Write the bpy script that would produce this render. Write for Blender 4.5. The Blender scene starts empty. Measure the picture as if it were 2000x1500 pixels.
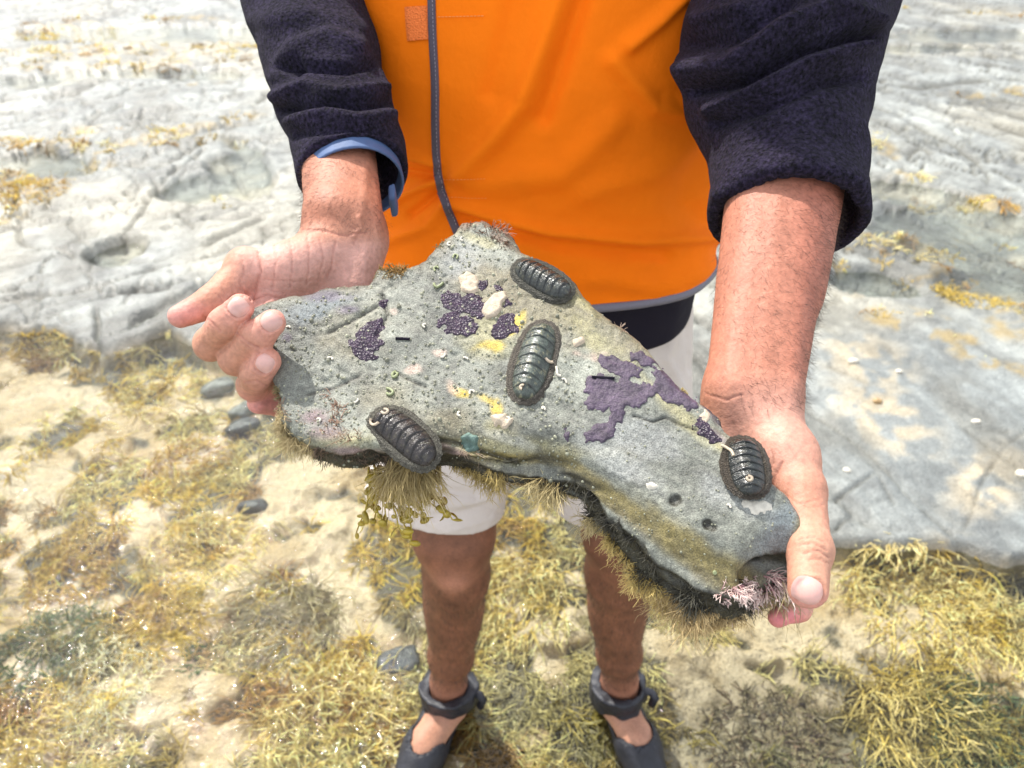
import bpy, math, random
import numpy as np
from mathutils import Vector, Matrix
from mathutils.bvhtree import BVHTree

# ------------------------------------------------------------------ camera, world, sun, exposure
SC = bpy.context.scene
COL = SC.collection
PITCH = math.radians(36.0)
CAMH = 1.40
FPX = 1500.0
cam_d = bpy.data.cameras.new('camera'); cam = bpy.data.objects.new('camera', cam_d); COL.objects.link(cam)
cam.location = (0, 0, CAMH); cam.rotation_euler = (math.pi/2 - PITCH, 0, 0)
cam_d.lens = 27.0; cam_d.sensor_width = 36.0; cam_d.clip_start = 0.02; cam_d.clip_end = 2000
cam_d.dof.use_dof = True; cam_d.dof.focus_distance = 0.52; cam_d.dof.aperture_fstop = 10.0
SC.camera = cam

SUN_EL = math.radians(54.0)
SUN_AZ = math.radians(-40.0)       # clockwise from +Y, negative = to the left
W = bpy.data.worlds.new('World'); SC.world = W; W.use_nodes = True
nt = W.node_tree; nt.nodes.clear()
wo = nt.nodes.new('ShaderNodeOutputWorld'); bg = nt.nodes.new('ShaderNodeBackground')
sky = nt.nodes.new('ShaderNodeTexSky'); sky.sky_type = 'NISHITA'; sky.sun_disc = False
sky.sun_elevation = SUN_EL; sky.sun_rotation = SUN_AZ; sky.air_density = 1.0; sky.dust_density = 2.5
tc = nt.nodes.new('ShaderNodeTexCoord'); cn = nt.nodes.new('ShaderNodeTexNoise')
cn.inputs['Scale'].default_value = 2.2; cn.inputs['Detail'].default_value = 6; cn.inputs['Roughness'].default_value = 0.6
cr = nt.nodes.new('ShaderNodeMapRange'); cr.inputs['From Min'].default_value = 0.40; cr.inputs['From Max'].default_value = 0.62
cr.inputs['To Min'].default_value = 0.35; cr.inputs['To Max'].default_value = 0.85
cm = nt.nodes.new('ShaderNodeMix'); cm.data_type = 'RGBA'
cm.inputs['B'].default_value = (9.2, 9.4, 9.9, 1)
nt.links.new(tc.outputs['Generated'], cn.inputs['Vector']); nt.links.new(cn.outputs['Fac'], cr.inputs['Value'])
nt.links.new(cr.outputs['Result'], cm.inputs['Factor']); nt.links.new(sky.outputs[0], cm.inputs['A'])
nt.links.new(cm.outputs['Result'], bg.inputs['Color']); bg.inputs['Strength'].default_value = 0.15
nt.links.new(bg.outputs[0], wo.inputs['Surface'])
sd = bpy.data.lights.new('sun', 'SUN'); sd.energy = 4.7; sd.angle = math.radians(1.2); sd.color = (1.0, 0.96, 0.89)
sun = bpy.data.objects.new('sun', sd); COL.objects.link(sun)
sdir = Vector((math.sin(SUN_AZ)*math.cos(SUN_EL), math.cos(SUN_AZ)*math.cos(SUN_EL), math.sin(SUN_EL)))
sun.rotation_euler = sdir.to_track_quat('Z', 'Y').to_euler(); sun.location = (0, 0, 5)
SC.view_settings.view_transform = 'Standard'; SC.view_settings.look = 'None'
SC.view_settings.exposure = 0.42; SC.view_settings.gamma = 1.0; SC.view_settings.use_curve_mapping = False
SC.render.engine = 'CYCLES'

# ------------------------------------------------------------------ helpers
rng = np.random.default_rng(7)
cp, sp = math.cos(PITCH), math.sin(PITCH)
RIGHT = np.array([1., 0, 0]); UP = np.array([0, sp, cp]); FWD = np.array([0, cp, -sp]); CAM = np.array([0, 0, CAMH])
def J(px, py, Z):
    return CAM + Z*((px-1000)/FPX*RIGHT - (py-750)/FPX*UP + FWD)
def proj(P):
    P = np.asarray(P) - CAM
    z = P @ FWD
    z = np.where(np.abs(z) < 1e-4, 1e-4, z)
    return 1000 + (P @ RIGHT)/z*FPX, 750 - (P @ UP)/z*FPX, z
def G(px, py, z0=0.0):
    d = (px-1000)/FPX*RIGHT - (py-750)/FPX*UP + FWD
    return CAM + d*((z0-CAMH)/d[2])

def _h(ix, iy, iz, seed):
    n = (ix.astype(np.int64)*374761393 + iy.astype(np.int64)*668265263 + iz.astype(np.int64)*2147483647 + seed*1274126177) & 0xffffffff
    n = ((n ^ (n >> 13))*1274126177) & 0xffffffff
    n = ((n ^ (n >> 16))*2246822519) & 0xffffffff
    return ((n ^ (n >> 15)) & 0xffffff)/float(0xffffff)
def noise(P, s=1.0, seed=0):
    P = np.asarray(P, dtype=np.float64)*s + 1000.0
    i = np.floor(P).astype(np.int64); f = P-i; f = f*f*(3-2*f)
    x, y, z = i[..., 0], i[..., 1], i[..., 2]; fx, fy, fz = f[..., 0], f[..., 1], f[..., 2]
    def L(a, b, t): return a+(b-a)*t
    c = [_h(x+a, y+b, z+d, seed) for d in (0, 1) for b in (0, 1) for a in (0, 1)]
    return L(L(L(c[0], c[1], fx), L(c[2], c[3], fx), fy), L(L(c[4], c[5], fx), L(c[6], c[7], fx), fy), fz)*2-1
def fbm(P, s=1.0, o=4, seed=0, g=0.5):
    r = 0; a = 1; t = 0
    for k in range(o):
        r = r + a*noise(P, s*(2**k), seed+k*17); t += a; a *= g
    return r/t
def P2(x, y): return np.stack([x, y, np.zeros_like(x)], -1)
def sstep(a, b, x):
    t = np.clip((x-a)/(b-a), 0, 1); return t*t*(3-2*t)
def smin(a, b, k):
    h = np.clip(0.5+0.5*(b-a)/k, 0, 1); return b+(a-b)*h-k*h*(1-h)
def smax(a, b, k): return -smin(-a, -b, k)
def cap(P, a, b, r0, r1):
    a = np.asarray(a); b = np.asarray(b); ab = b-a
    t = np.clip(((P-a) @ ab)/max(ab @ ab, 1e-12), 0, 1)
    return np.linalg.norm(P-a-t[..., None]*ab, axis=-1) - (r0+(r1-r0)*t)
def ell(P, c, r, M=None):
    q = P-np.asarray(c)
    if M is not None: q = q @ M
    r = np.asarray(r); k0 = np.linalg.norm(q/r, axis=-1); k1 = np.linalg.norm(q/(r*r), axis=-1)
    return k0*(k0-1)/np.maximum(k1, 1e-9)
def chain(P, pts, rad, k=0.004):
    d = None
    for i in range(len(pts)-1):
        e = cap(P, pts[i], pts[i+1], rad[i], rad[i+1]); d = e if d is None else smin(d, e, k)
    return d
def polydist(x, y, pts):
    d = np.full(np.shape(x), 1e9)
    for (ax, ay), (bx, by) in zip(pts[:-1], pts[1:]):
        dx, dy = bx-ax, by-ay; t = np.clip(((x-ax)*dx+(y-ay)*dy)/(dx*dx+dy*dy+1e-12), 0, 1)
        d = np.minimum(d, np.hypot(x-ax-t*dx, y-ay-t*dy))
    return d
def polysd(x, y, pts):
    pts = list(pts); d = polydist(x, y, pts+[pts[0]]); ins = np.zeros(np.shape(x), bool)
    for (ax, ay), (bx, by) in zip(pts, pts[1:]+[pts[0]]):
        c = (ay > y) != (by > y)
        ins ^= c & (x < (bx-ax)*(y-ay)/((by-ay) if abs(by-ay) > 1e-12 else 1e-12)+ax)
    return np.where(ins, -d, d)

def nets(fn, lo, hi, h, cf=4):
    """dual surface of fn<0, evaluated finely only near the surface"""
    lo = np.asarray(lo, float); hi = np.asarray(hi, float)
    n = (np.ceil((hi-lo)/(h*cf)).astype(int)+1)
    ax = [lo[i]+np.arange(n[i])*h*cf for i in range(3)]
    C = np.stack(np.meshgrid(*ax, indexing='ij'), -1); fc = fn(C.reshape(-1, 3)).reshape(n)
    near = np.abs(fc) < h*cf*2.0
    a = near.copy()
    for d in range(3):
        s = [slice(None)]*3; t = [slice(None)]*3; s[d] = slice(1, None); t[d] = slice(None, -1)
        b = a.copy(); b[tuple(s)] |= a[tuple(t)]; b[tuple(t)] |= a[tuple(s)]; a = b
    N = (n-1)*cf+1
    up = [np.minimum((np.arange(N[i])+cf//2)//cf, n[i]-1) for i in range(3)]
    F = fc[np.ix_(*up)].astype(np.float64); act = a[np.ix_(*up)]
    idx = np.argwhere(act); F[act] = fn(lo+idx*h)
    S = F < 0
    cs = [S[i:N[0]-1+i, j:N[1]-1+j, k:N[2]-1+k] for i in (0, 1) for j in (0, 1) for k in (0, 1)]
    tot = sum(c.astype(np.int8) for c in cs); mix = (tot > 0) & (tot < 8)
    ci = np.argwhere(mix); vid = np.full(mix.shape, -1, np.int64); vid[mix] = np.arange(len(ci))
    acc = np.zeros((len(ci), 3)); cnt = np.zeros(len(ci))
    for d in range(3):
        o1, o2 = [x for x in range(3) if x != d]
        for i in (0, 1):
            for j in (0, 1):
                p = ci.copy(); p[:, o1] += i; p[:, o2] += j; q = p.copy(); q[:, d] += 1
                fa = F[p[:, 0], p[:, 1], p[:, 2]]; fb = F[q[:, 0], q[:, 1], q[:, 2]]
                m = (fa < 0) != (fb < 0); t = fa[m]/(fa[m]-fb[m])
                pos = p[m].astype(float); pos[:, d] += t; acc[m] += pos; cnt[m] += 1
    V = lo+acc/cnt[:, None]*h
    Q = []
    for d in range(3):
        o1, o2 = [(1, 2), (2, 0), (0, 1)][d]
        s0 = [slice(None)]*3; s1 = [slice(None)]*3; s0[d] = slice(None, -1); s1[d] = slice(1, None)
        A = S[tuple(s0)]; B = S[tuple(s1)]; e = np.argwhere(A != B)
        e = e[(e[:, o1] > 0) & (e[:, o2] > 0) & (e[:, o1] < N[o1]-1) & (e[:, o2] < N[o2]-1)]
        ins = A[e[:, 0], e[:, 1], e[:, 2]]
        def vv(a, b):
            p = e.copy(); p[:, o1] -= a; p[:, o2] -= b; return vid[p[:, 0], p[:, 1], p[:, 2]]
        q = np.stack([vv(1, 1), vv(0, 1), vv(0, 0), vv(1, 0)], 1)
        q[~ins] = q[~ins][:, ::-1]; Q.append(q)
    Q = np.concatenate(Q); Q = Q[(Q >= 0).all(1)]
    return V, Q
def vnormals(V, Q):
    n = np.zeros_like(V); a = V[Q[:, 2]]-V[Q[:, 0]]; b = V[Q[:, -1]]-V[Q[:, 1]] if Q.shape[1] == 4 else V[Q[:, 1]]-V[Q[:, 0]]
    fnm = np.cross(a, b) if Q.shape[1] == 4 else -np.cross(a, b)
    for i in range(Q.shape[1]): np.add.at(n, Q[:, i], fnm)
    return n/np.maximum(np.linalg.norm(n, axis=1), 1e-12)[:, None]
def smooth(V, Q, it=1, lam=0.5):
    E = np.concatenate([Q[:, [i, (i+1) % Q.shape[1]]] for i in range(Q.shape[1])])
    for _ in range(it):
        s = np.zeros_like(V); c = np.zeros(len(V))
        np.add.at(s, E[:, 0], V[E[:, 1]]); np.add.at(s, E[:, 1], V[E[:, 0]]); np.add.at(c, E[:, 0], 1); np.add.at(c, E[:, 1], 1)
        V = V+lam*(s/np.maximum(c, 1)[:, None]-V)
    return V

def mk(name, V, F, mat, parent=None, col=None, smooth_=True, local=None):
    """numpy vertices and one face array (or list of face arrays) -> object"""
    Fs = F if isinstance(F, list) else [F]
    Fs = [np.asarray(f) for f in Fs if len(f)]
    me = bpy.data.meshes.new(name); V = np.asarray(V, float)
    if local is not None: V = V-np.asarray(local)
    nv = len(V); loops = np.concatenate([f.ravel() for f in Fs]).astype(np.int32)
    cnts = np.concatenate([np.full(len(f), f.shape[1]) for f in Fs]); st = np.concatenate([[0], np.cumsum(cnts)[:-1]]).astype(np.int32)
    me.vertices.add(nv); me.vertices.foreach_set('co', V.astype(np.float32).ravel())
    me.loops.add(len(loops)); me.loops.foreach_set('vertex_index', loops)
    me.polygons.add(len(cnts)); me.polygons.foreach_set('loop_start', st)
    me.update(calc_edges=True); me.validate()
    if smooth_: me.polygons.foreach_set('use_smooth', np.ones(len(me.polygons), bool))
    if col is not None:
        c = np.ones((nv, 4), np.float32); c[:, :3] = col
        at = me.color_attributes.new('Col', 'FLOAT_COLOR', 'POINT'); at.data.foreach_set('color', c.ravel())
    if mat: me.materials.append(mat)
    o = bpy.data.objects.new(name, me); COL.objects.link(o)
    if local is not None: o.location = local
    if parent is not None: o.parent = parent; 
    if parent is not None and local is None: o.matrix_parent_inverse = Matrix.Translation(parent.location).inverted()
    return o
def tag(o, label=None, cat=None, group=None, kind=None):
    if label: o['label'] = label
    if cat: o['category'] = cat
    if group: o['group'] = group
    if kind: o['kind'] = kind
    return o
def empty(name, loc, label, cat, group=None):
    o = bpy.data.objects.new(name, None); COL.objects.link(o); o.location = loc; o.empty_display_size = 0.02
    return tag(o, label, cat, group)
def merge(parts):
    Vs = []; T = []; Cs = []; off = 0
    for p in parts:
        Vs.append(p[0]); T.append(np.asarray(p[1])+off); off += len(p[0])
        if len(p) > 2: Cs.append(p[2])
    return np.concatenate(Vs), np.concatenate(T), (np.concatenate(Cs) if Cs else None)

def strands(root, dirs, length, rad, nseg=4, sides=3, wig=0.3, droop=(0, 0, 0), taper=0.8, col=None, seed=1, colvar=0.25, tipcol=None):
    """many thin tapered tubes at once"""
    r = np.random.default_rng(seed); N = len(root)
    length = np.broadcast_to(length, (N,)).astype(float); rad = np.broadcast_to(rad, (N,)).astype(float)
    d = dirs/np.maximum(np.linalg.norm(dirs, axis=1), 1e-9)[:, None]; p = root.copy()
    up = np.where(np.abs(d[:, 2:3]) < 0.9, np.array([[0, 0, 1.]]), np.array([[1., 0, 0]]))
    rings = []; drp = np.asarray(droop, float); bend = r.normal(0, wig, (N, 3))
    for s in range(nseg+1):
        a = np.cross(d, up); a /= np.maximum(np.linalg.norm(a, axis=1), 1e-9)[:, None]; b = np.cross(d, a)
        rr = rad*(1-taper*(s/nseg)**1.5)
        for k in range(sides):
            an = 2*math.pi*k/sides
            rings.append(p+(a*math.cos(an)+b*math.sin(an))*rr[:, None])
        d = d+bend/nseg+drp/nseg+r.normal(0, wig*0.5, (N, 3))/nseg; d /= np.linalg.norm(d, axis=1)[:, None]
        p = p+d*(length/nseg)[:, None]
    V = np.stack(rings, 1).reshape(-1, 3); per = (nseg+1)*sides
    q = []
    for s in range(nseg):
        for k in range(sides):
            k2 = (k+1) % sides; q.append([s*sides+k, s*sides+k2, (s+1)*sides+k2, (s+1)*sides+k])
    Q = (np.array(q)[None]+(np.arange(N)*per)[:, None, None]).reshape(-1, 4)
    c = None
    if col is not None:
        base = np.broadcast_to(np.asarray(col, float), (N, 3))*(1+r.uniform(-colvar, colvar, (N, 1)))
        c = np.repeat(base[:, None], per, 1)
        if tipcol is not None:
            t = np.repeat(np.arange(nseg+1)/nseg, sides)[None, :, None]**1.3; c = c*(1-t)+np.asarray(tipcol)*t
        c = c.reshape(-1, 3)
    return V, Q, c
def tube(pts, rad, sides=6):
    pts = np.asarray(pts, float); n = len(pts); rad = np.broadcast_to(rad, (n,)); V = []
    t = np.gradient(pts, axis=0); t /= np.linalg.norm(t, axis=1)[:, None]
    a = np.cross(t[0], [0.3, 0.5, 0.8]); a /= np.linalg.norm(a)
    for i in range(n):
        a = a-t[i]*(a @ t[i]); a /= np.linalg.norm(a); b = np.cross(t[i], a)
        for k in range(sides):
            an = 2*math.pi*k/sides; V.append(pts[i]+(a*math.cos(an)+b*math.sin(an))*rad[i])
    Q = [[i*sides+k, i*sides+(k+1) % sides, (i+1)*sides+(k+1) % sides, (i+1)*sides+k] for i in range(n-1) for k in range(sides)]
    for e in (0, n-1):
        V.append(pts[e])
        for k in range(sides): Q.append([len(V)-1, e*sides+k, e*sides+(k+1) % sides, len(V)-1] if False else [e*sides+k, e*sides+(k+1) % sides, len(V)-1, len(V)-1])
    # turn the cap quads into triangles
    tri = [q[:3] for q in Q if q[2] == q[3]]; qd = [q for q in Q if q[2] != q[3]]
    return np.array(V), np.array(qd), np.array(tri)
def spline(pts, n):
    pts = np.asarray(pts, float); m = len(pts); P = np.vstack([2*pts[0]-pts[1], pts, 2*pts[-1]-pts[-2]]); out = []
    for u in np.linspace(0, m-1-1e-6, n):
        i = int(u); t = u-i; a, b, c, d = P[i:i+4]
        out.append(0.5*((2*b)+(-a+c)*t+(2*a-5*b+4*c-d)*t*t+(-a+3*b-3*c+d)*t**3))
    return np.array(out)

# ------------------------------------------------------------------ materials
def mat(name, base=(0.5, 0.5, 0.5), rough=0.6, attr=False, n1=None, bumps=(), spec=0.5, sss=0, sheen=0, coat=0, trans=0, hue=None, roughvar=None):
    """n1: (scale, contrast) brightness noise; bumps: list of (kind, scale, strength, distance)"""
    m = bpy.data.materials.new(name); m.use_nodes = True; t = m.node_tree; b = t.nodes['Principled BSDF']
    b.inputs['Roughness'].default_value = rough; b.inputs['Specular IOR Level'].default_value = spec
    b.inputs['Base Color'].default_value = (*base, 1)
    tc = t.nodes.new('ShaderNodeTexCoord'); c = None
    if attr:
        a = t.nodes.new('ShaderNodeAttribute'); a.attribute_name = 'Col'; c = a.outputs['Color']
    else:
        a = t.nodes.new('ShaderNodeRGB'); a.outputs[0].default_value = (*base, 1); c = a.outputs[0]
    for (sc, con) in (n1 or []):
        n = t.nodes.new('ShaderNodeTexNoise'); n.inputs['Scale'].default_value = sc; n.inputs['Detail'].default_value = 4
        t.links.new(tc.outputs['Object'], n.inputs['Vector'])
        r = t.nodes.new('ShaderNodeMapRange'); r.inputs['From Min'].default_value = 0.3; r.inputs['From Max'].default_value = 0.7
        r.inputs['To Min'].default_value = 1-con; r.inputs['To Max'].default_value = 1+con; t.links.new(n.outputs['Fac'], r.inputs['Value'])
        mx = t.nodes.new('ShaderNodeVectorMath'); mx.operation = 'SCALE'; t.links.new(c, mx.inputs[0]); t.links.new(r.outputs[0], mx.inputs['Scale']); c = mx.outputs[0]
    t.links.new(c, b.inputs['Base Color'])
    prev = None
    for (k, sc, st, di) in bumps:
        if k == 'v':
            n = t.nodes.new('ShaderNodeTexVoronoi'); n.inputs['Scale'].default_value = sc; out = n.outputs['Distance']
        elif k == 'w':
            n = t.nodes.new('ShaderNodeTexWave'); n.inputs['Scale'].default_value = sc; n.inputs['Distortion'].default_value = 1.0; out = n.outputs['Fac']
        else:
            n = t.nodes.new('ShaderNodeTexNoise'); n.inputs['Scale'].default_value = sc; n.inputs['Detail'].default_value = 5; n.inputs['Roughness'].default_value = 0.65; out = n.outputs['Fac']
        t.links.new(tc.outputs['Object'], n.inputs['Vector'])
        bp = t.nodes.new('ShaderNodeBump'); bp.inputs['Strength'].default_value = st; bp.inputs['Distance'].default_value = di
        t.links.new(out, bp.inputs['Height'])
        if prev: t.links.new(prev, bp.inputs['Normal'])
        prev = bp.outputs['Normal']
    if prev: t.links.new(prev, b.inputs['Normal'])
    if sss:
        b.inputs['Subsurface Weight'].default_value = sss; b.inputs['Subsurface Radius'].default_value = (0.9, 0.35, 0.2); b.inputs['Subsurface Scale'].default_value = 0.006
    if sheen:
        b.inputs['Sheen Weight'].default_value = sheen; b.inputs['Sheen Roughness'].default_value = 0.5
    if coat: b.inputs['Coat Weight'].default_value = coat; b.inputs['Coat Roughness'].default_value = 0.15
    if trans: b.inputs['Transmission Weight'].default_value = trans
    return m
M = {}
M['skin'] = mat('skin', attr=True, rough=0.56, spec=0.35, sss=0.12, n1=[(45, 0.12), (300, 0.14)], bumps=[('v', 700, 0.2, 0.0006), ('n', 130, 0.4, 0.0016)])
M['nail'] = mat('nail', (0.66, 0.385, 0.33), rough=0.35, sss=0.1, n1=[(120, .12)])
M['hair'] = mat('hair', (0.045, 0.026, 0.018), rough=0.5)
M['rock'] = mat('rock', attr=True, rough=0.36, n1=[(35, 0.2), (260, 0.25), (1100, 0.45)], bumps=[('n', 60, 0.35, 0.004), ('n', 300, 0.3, 0.0016), ('n', 1100, 0.6, 0.0010)])
M['purple'] = mat('purple_crust', (0.034, 0.018, 0.038), rough=0.4, n1=[(150, 0.35), (700, 0.4)], bumps=[('v', 620, 0.9, 0.0012)])
M['purple_pale'] = mat('purple_crust_pale', (0.070, 0.048, 0.076), rough=0.42, n1=[(90, 0.4), (600, 0.35)], bumps=[('n', 320, 0.9, 0.0018)])
M['shell'] = mat('shell', (0.50, 0.41, 0.30), rough=0.5, n1=[(200, 0.25), (900, 0.15)], bumps=[('n', 300, 0.6, 0.002)])
M['shellw'] = mat('shell_white', (0.62, 0.58, 0.48), rough=0.5, n1=[(300, 0.2)], bumps=[('n', 500, 0.4, 0.001)])
M['yellow'] = mat('yellow_sponge', (0.48, 0.36, 0.06), rough=0.55, n1=[(200, 0.4)], bumps=[('n', 500, 1.0, 0.002)])
M['pinkcrust'] = mat('pink_crust', (0.40, 0.24, 0.22), rough=0.55, n1=[(200, 0.3)], bumps=[('n', 500, 1.0, 0.002)])
M['strand'] = mat('seaweed', attr=True, rough=0.45, n1=[(60, 0.2)])
M['valve'] = mat('chiton_valve', attr=True, rough=0.20, n1=[(300, 0.35), (1200, 0.3)], bumps=[('n', 500, 0.6, 0.0012), ('n', 1500, .4, .0008)], coat=0.25)
M['girdle'] = mat('chiton_girdle', attr=True, rough=0.5, n1=[(500, 0.3)], bumps=[('v', 1300, 1.0, 0.0016)])
M['vest'] = mat('orange_cloth', (1.0, 0.205, 0.004), rough=0.8, n1=[(25, 0.04)], bumps=[('n', 1500, 0.35, 0.0008), ('n', 12, 0.35, 0.01)], spec=0.12)
M['binding'] = mat('grey_binding', (0.085, 0.07, 0.095), rough=0.65, n1=[(800, 0.2)], bumps=[('n', 2500, 0.5, 0.0006)])
M['reflect'] = mat('grey_piping', (0.17, 0.165, 0.21), rough=0.5, n1=[(800, 0.1)])
M['velcro'] = mat('velcro', (1.0, 0.24, 0.06), rough=0.9, spec=.1, bumps=[('v', 700, 0.8, 0.0015)], n1=[(900, 0.25)])
M['thread'] = mat('thread', (0.95, 0.34, 0.07), rough=0.7)
M['threadw'] = mat('thread_pale', (0.55, 0.5, 0.55), rough=0.7)
M['fleece'] = mat('navy_fleece', (0.026, 0.020, 0.044), rough=0.95, n1=[(330, 0.95), (30, 0.3)], bumps=[('v', 330, 1.0, 0.0045), ('n', 900, 1.0, 0.003)], sheen=0.06, spec=0.12)
M['dark'] = mat('dark_cloth', (0.010, 0.008, 0.016), rough=0.85, bumps=[('n', 900, 0.4, 0.001)], spec=0.2)
M['blue'] = mat('blue_cuff', (0.065, 0.115, 0.24), rough=0.6, n1=[(90, 0.15)], bumps=[('n', 1500, 0.4, 0.0006)])
M['shorts'] = mat('white_cloth', (0.62, 0.55, 0.49), rough=0.8, n1=[(20, 0.05)], bumps=[('n', 30, 0.5, 0.01), ('n', 1200, 0.3, 0.0008)])
M['shoe'] = mat('black_neoprene', (0.016, 0.017, 0.023), rough=0.5, n1=[(60, 0.3)], bumps=[('n', 200, 0.5, 0.002)])
M['stone'] = mat('stone', (0.20, 0.21, 0.20), rough=0.45, n1=[(14, 0.25), (90, 0.2)], bumps=[('n', 30, 0.5, 0.01), ('n', 220, 0.5, 0.003)])
M['anklet'] = mat('beads', (0.75, 0.72, 0.68), rough=0.3)

# ------------------------------------------------------------------ the shore: ground, water
BND = [(-3000, 700), (-300, 675), (0, 650), (110, 650), (200, 690), (330, 640), (440, 720), (520, 800), (700, 800), (1000, 830), (1350, 900), (1500, 1000),
       (1620, 1078), (1760, 1085), (1880, 1088), (1960, 1110), (2100, 1090), (2400, 1180), (5000, 1900), (5000, -340), (-3000, -340)]
def ellm(px, py, cx, cy, rx, ry, ang=0, soft=0.35):
    a = math.radians(ang); dx, dy = px-cx, py-cy
    u = (dx*math.cos(a)+dy*math.sin(a))/rx; v = (-dx*math.sin(a)+dy*math.cos(a))/ry
    return 1-sstep(1-soft, 1+soft, np.hypot(u, v))
SAND = [(50, 770, 120, 62, 5), (330, 880, 120, 40, -18), (270, 1000, 60, 90, 25), (440, 1130, 200, 52, -52), (320, 1320, 130, 62, -15), (590, 1040, 110, 26, -25),
        (20, 1290, 60, 35, 0), (1090, 1215, 95, 42, -5), (1290, 1230, 110, 32, 12), (1500, 1335, 170, 34, 36), (1730, 1215, 90, 34, 25), (430, 1420, 120, 40, 0),
        (640, 880, 90, 40, 0), (190, 850, 60, 25, 0), (230, 668, 70, 14, 5), (1030, 1420, 60, 30, 0), (860, 1470, 120, 30, 0), (380, 1490, 60, 30, 0), (1400, 1250, 120, 20, 5)]
POOLS = [(330, 72, 270, 17, 0), (80, 326, 120, 22, 0), (470, 345, 60, 60, 0), (390, 375, 80, 30, 0), (300, 150, 200, 12, 0), (1900, 75, 200, 14, 0), (1780, 100, 120, 10, 0),
         (1900, 470, 170, 60, 8), (1800, 390, 150, 22, 12), (60, 165, 90, 12, 0), (230, 500, 60, 22, -15), (1960, 560, 120, 40, 5), (1700, 560, 90, 26, 10)]
ALG = [(330, 105, 300, 16, -1, .9), (120, 66, 120, 16, -6, .6), (230, 130, 200, 9, 0, .6), (60, 140, 90, 8, 0, .5), (380, 45, 90, 7, 0, .5), (250, 290, 220, 12, -3, .5), (180, 262, 60, 8, 0, .5),
       (40, 375, 62, 34, 10, .95), (70, 290, 130, 10, 4, .8), (190, 300, 60, 12, 0, .7), (20, 440, 40, 14, -30, .6), (330, 268, 130, 7, -12, .5), (430, 250, 120, 8, -15, .5), (500, 130, 90, 14, 0, .3),
       (195, 330, 30, 12, 0, .8), (370, 175, 20, 5, 0, .6), (430, 170, 40, 5, 0, .3),
       (1720, 300, 40, 14, 25, .6), (1690, 360, 70, 14, 5, .7), (1790, 350, 50, 9, 0, .7), (1760, 480, 90, 24, 0, .8), (1640, 510, 70, 20, 0, .8), (1760, 515, 110, 16, 3, .8), (1920, 400, 70, 9, 12, .8),
       (1890, 580, 105, 34, 16, .95), (1960, 610, 90, 24, 20, .8), (1760, 640, 80, 20, 10, .95), (1830, 660, 100, 26, 22, .9), (1880, 705, 45, 16, 22, .9), (1960, 735, 60, 13, 12, .95), (1960, 650, 50, 30, 20, .8),
       (1700, 465, 60, 18, 0, .6), (1960, 30, 60, 8, 0, .4), (1900, 195, 60, 8, 5, .6), (1985, 185, 40, 8, 0, .6), (1670, 590, 26, 10, 10, .3), (1800, 390, 30, 10, 0, .5)]
GCR = [([(-200, 225), (0, 208), (70, 197), (150, 190), (260, 140), (330, 118)], 3), ([(170, 245), (220, 200), (330, 140)], 3), ([(180, 250), (240, 215)], 4), ([(-100, 300), (70, 285), (190, 262), (400, 262), (470, 245), (570, 230)], 3), ([(60, 365), (200, 345), (330, 325), (420, 275)], 3.5),
       ([(0, 350), (100, 355)], 6), ([(-200, 690), (0, 602), (50, 590), (120, 590), (200, 575), (330, 520), (420, 480), (520, 440)], 4), ([(0, 470), (120, 420), (230, 360), (330, 335)], 3), ([(240, 480), (290, 410), (310, 370), (400, 300)], 3), ([(300, 360), (380, 460)], 3), ([(260, 640), (330, 600), (420, 560), (500, 520)], 6),
       ([(400, 445), (470, 440), (590, 410)], 3), ([(440, 310), (480, 370), (580, 415)], 4), ([(0, 645), (90, 635), (160, 600), (330, 570)], 6), ([(390, 160), (480, 150), (560, 160)], 4),
       ([(1690, 35), (1830, 32), (1990, 25)], 2), ([(1700, 105), (1850, 95), (1990, 100)], 2), ([(1720, 170), (1790, 180), (1850, 172), (1990, 160)], 4), ([(1690, 215), (1760, 245), (1850, 290), (1900, 320), (1930, 360)], 3), ([(1870, 190), (2000, 215)], 5), ([(1850, 210), (1920, 215), (2000, 240)], 5), ([(1940, 255), (2100, 310)], 4),
       ([(1630, 990), (1700, 940), (1760, 880), (1810, 840)], 3.5), ([(1640, 870), (1700, 930), (1740, 1000)], 3), ([(1860, 1080), (1890, 1020), (1905, 960), (1960, 880), (2010, 850)], 3), ([(1930, 870), (1970, 900), (1980, 940)], 3), ([(1690, 780), (1740, 800), (1800, 850), (1960, 860)], 4), ([(1620, 730), (1700, 770), (1760, 760)], 4), ([(1610, 1078), (1750, 1088), (1860, 1090)], 9)]  # last line: shadow at the slab's lower edge, put in as a dark groove
def zone(px, py, x, y):
    wob = 60*fbm(P2(x, y), 3.2, 3, 5)+26*fbm(P2(x, y), 11, 3, 6)
    return sstep(14, -14, polysd(px, py+0.35*wob, BND)), wob
def sandm(px, py, x, y):
    wob = 0.75*fbm(P2(x, y), 6, 4, 9)+0.35*fbm(P2(x, y), 30, 2, 10)
    m = np.zeros_like(px)
    for s in SAND: m = np.maximum(m, ellm(px, py, *s, soft=0.25) if False else 1-sstep(0.75, 1.15, np.hypot(((px-s[0])*math.cos(math.radians(s[4]))+(py-s[1])*math.sin(math.radians(s[4])))/s[2], (-(px-s[0])*math.sin(math.radians(s[4]))+(py-s[1])*math.cos(math.radians(s[4])))/s[3])+wob))
    return m
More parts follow.
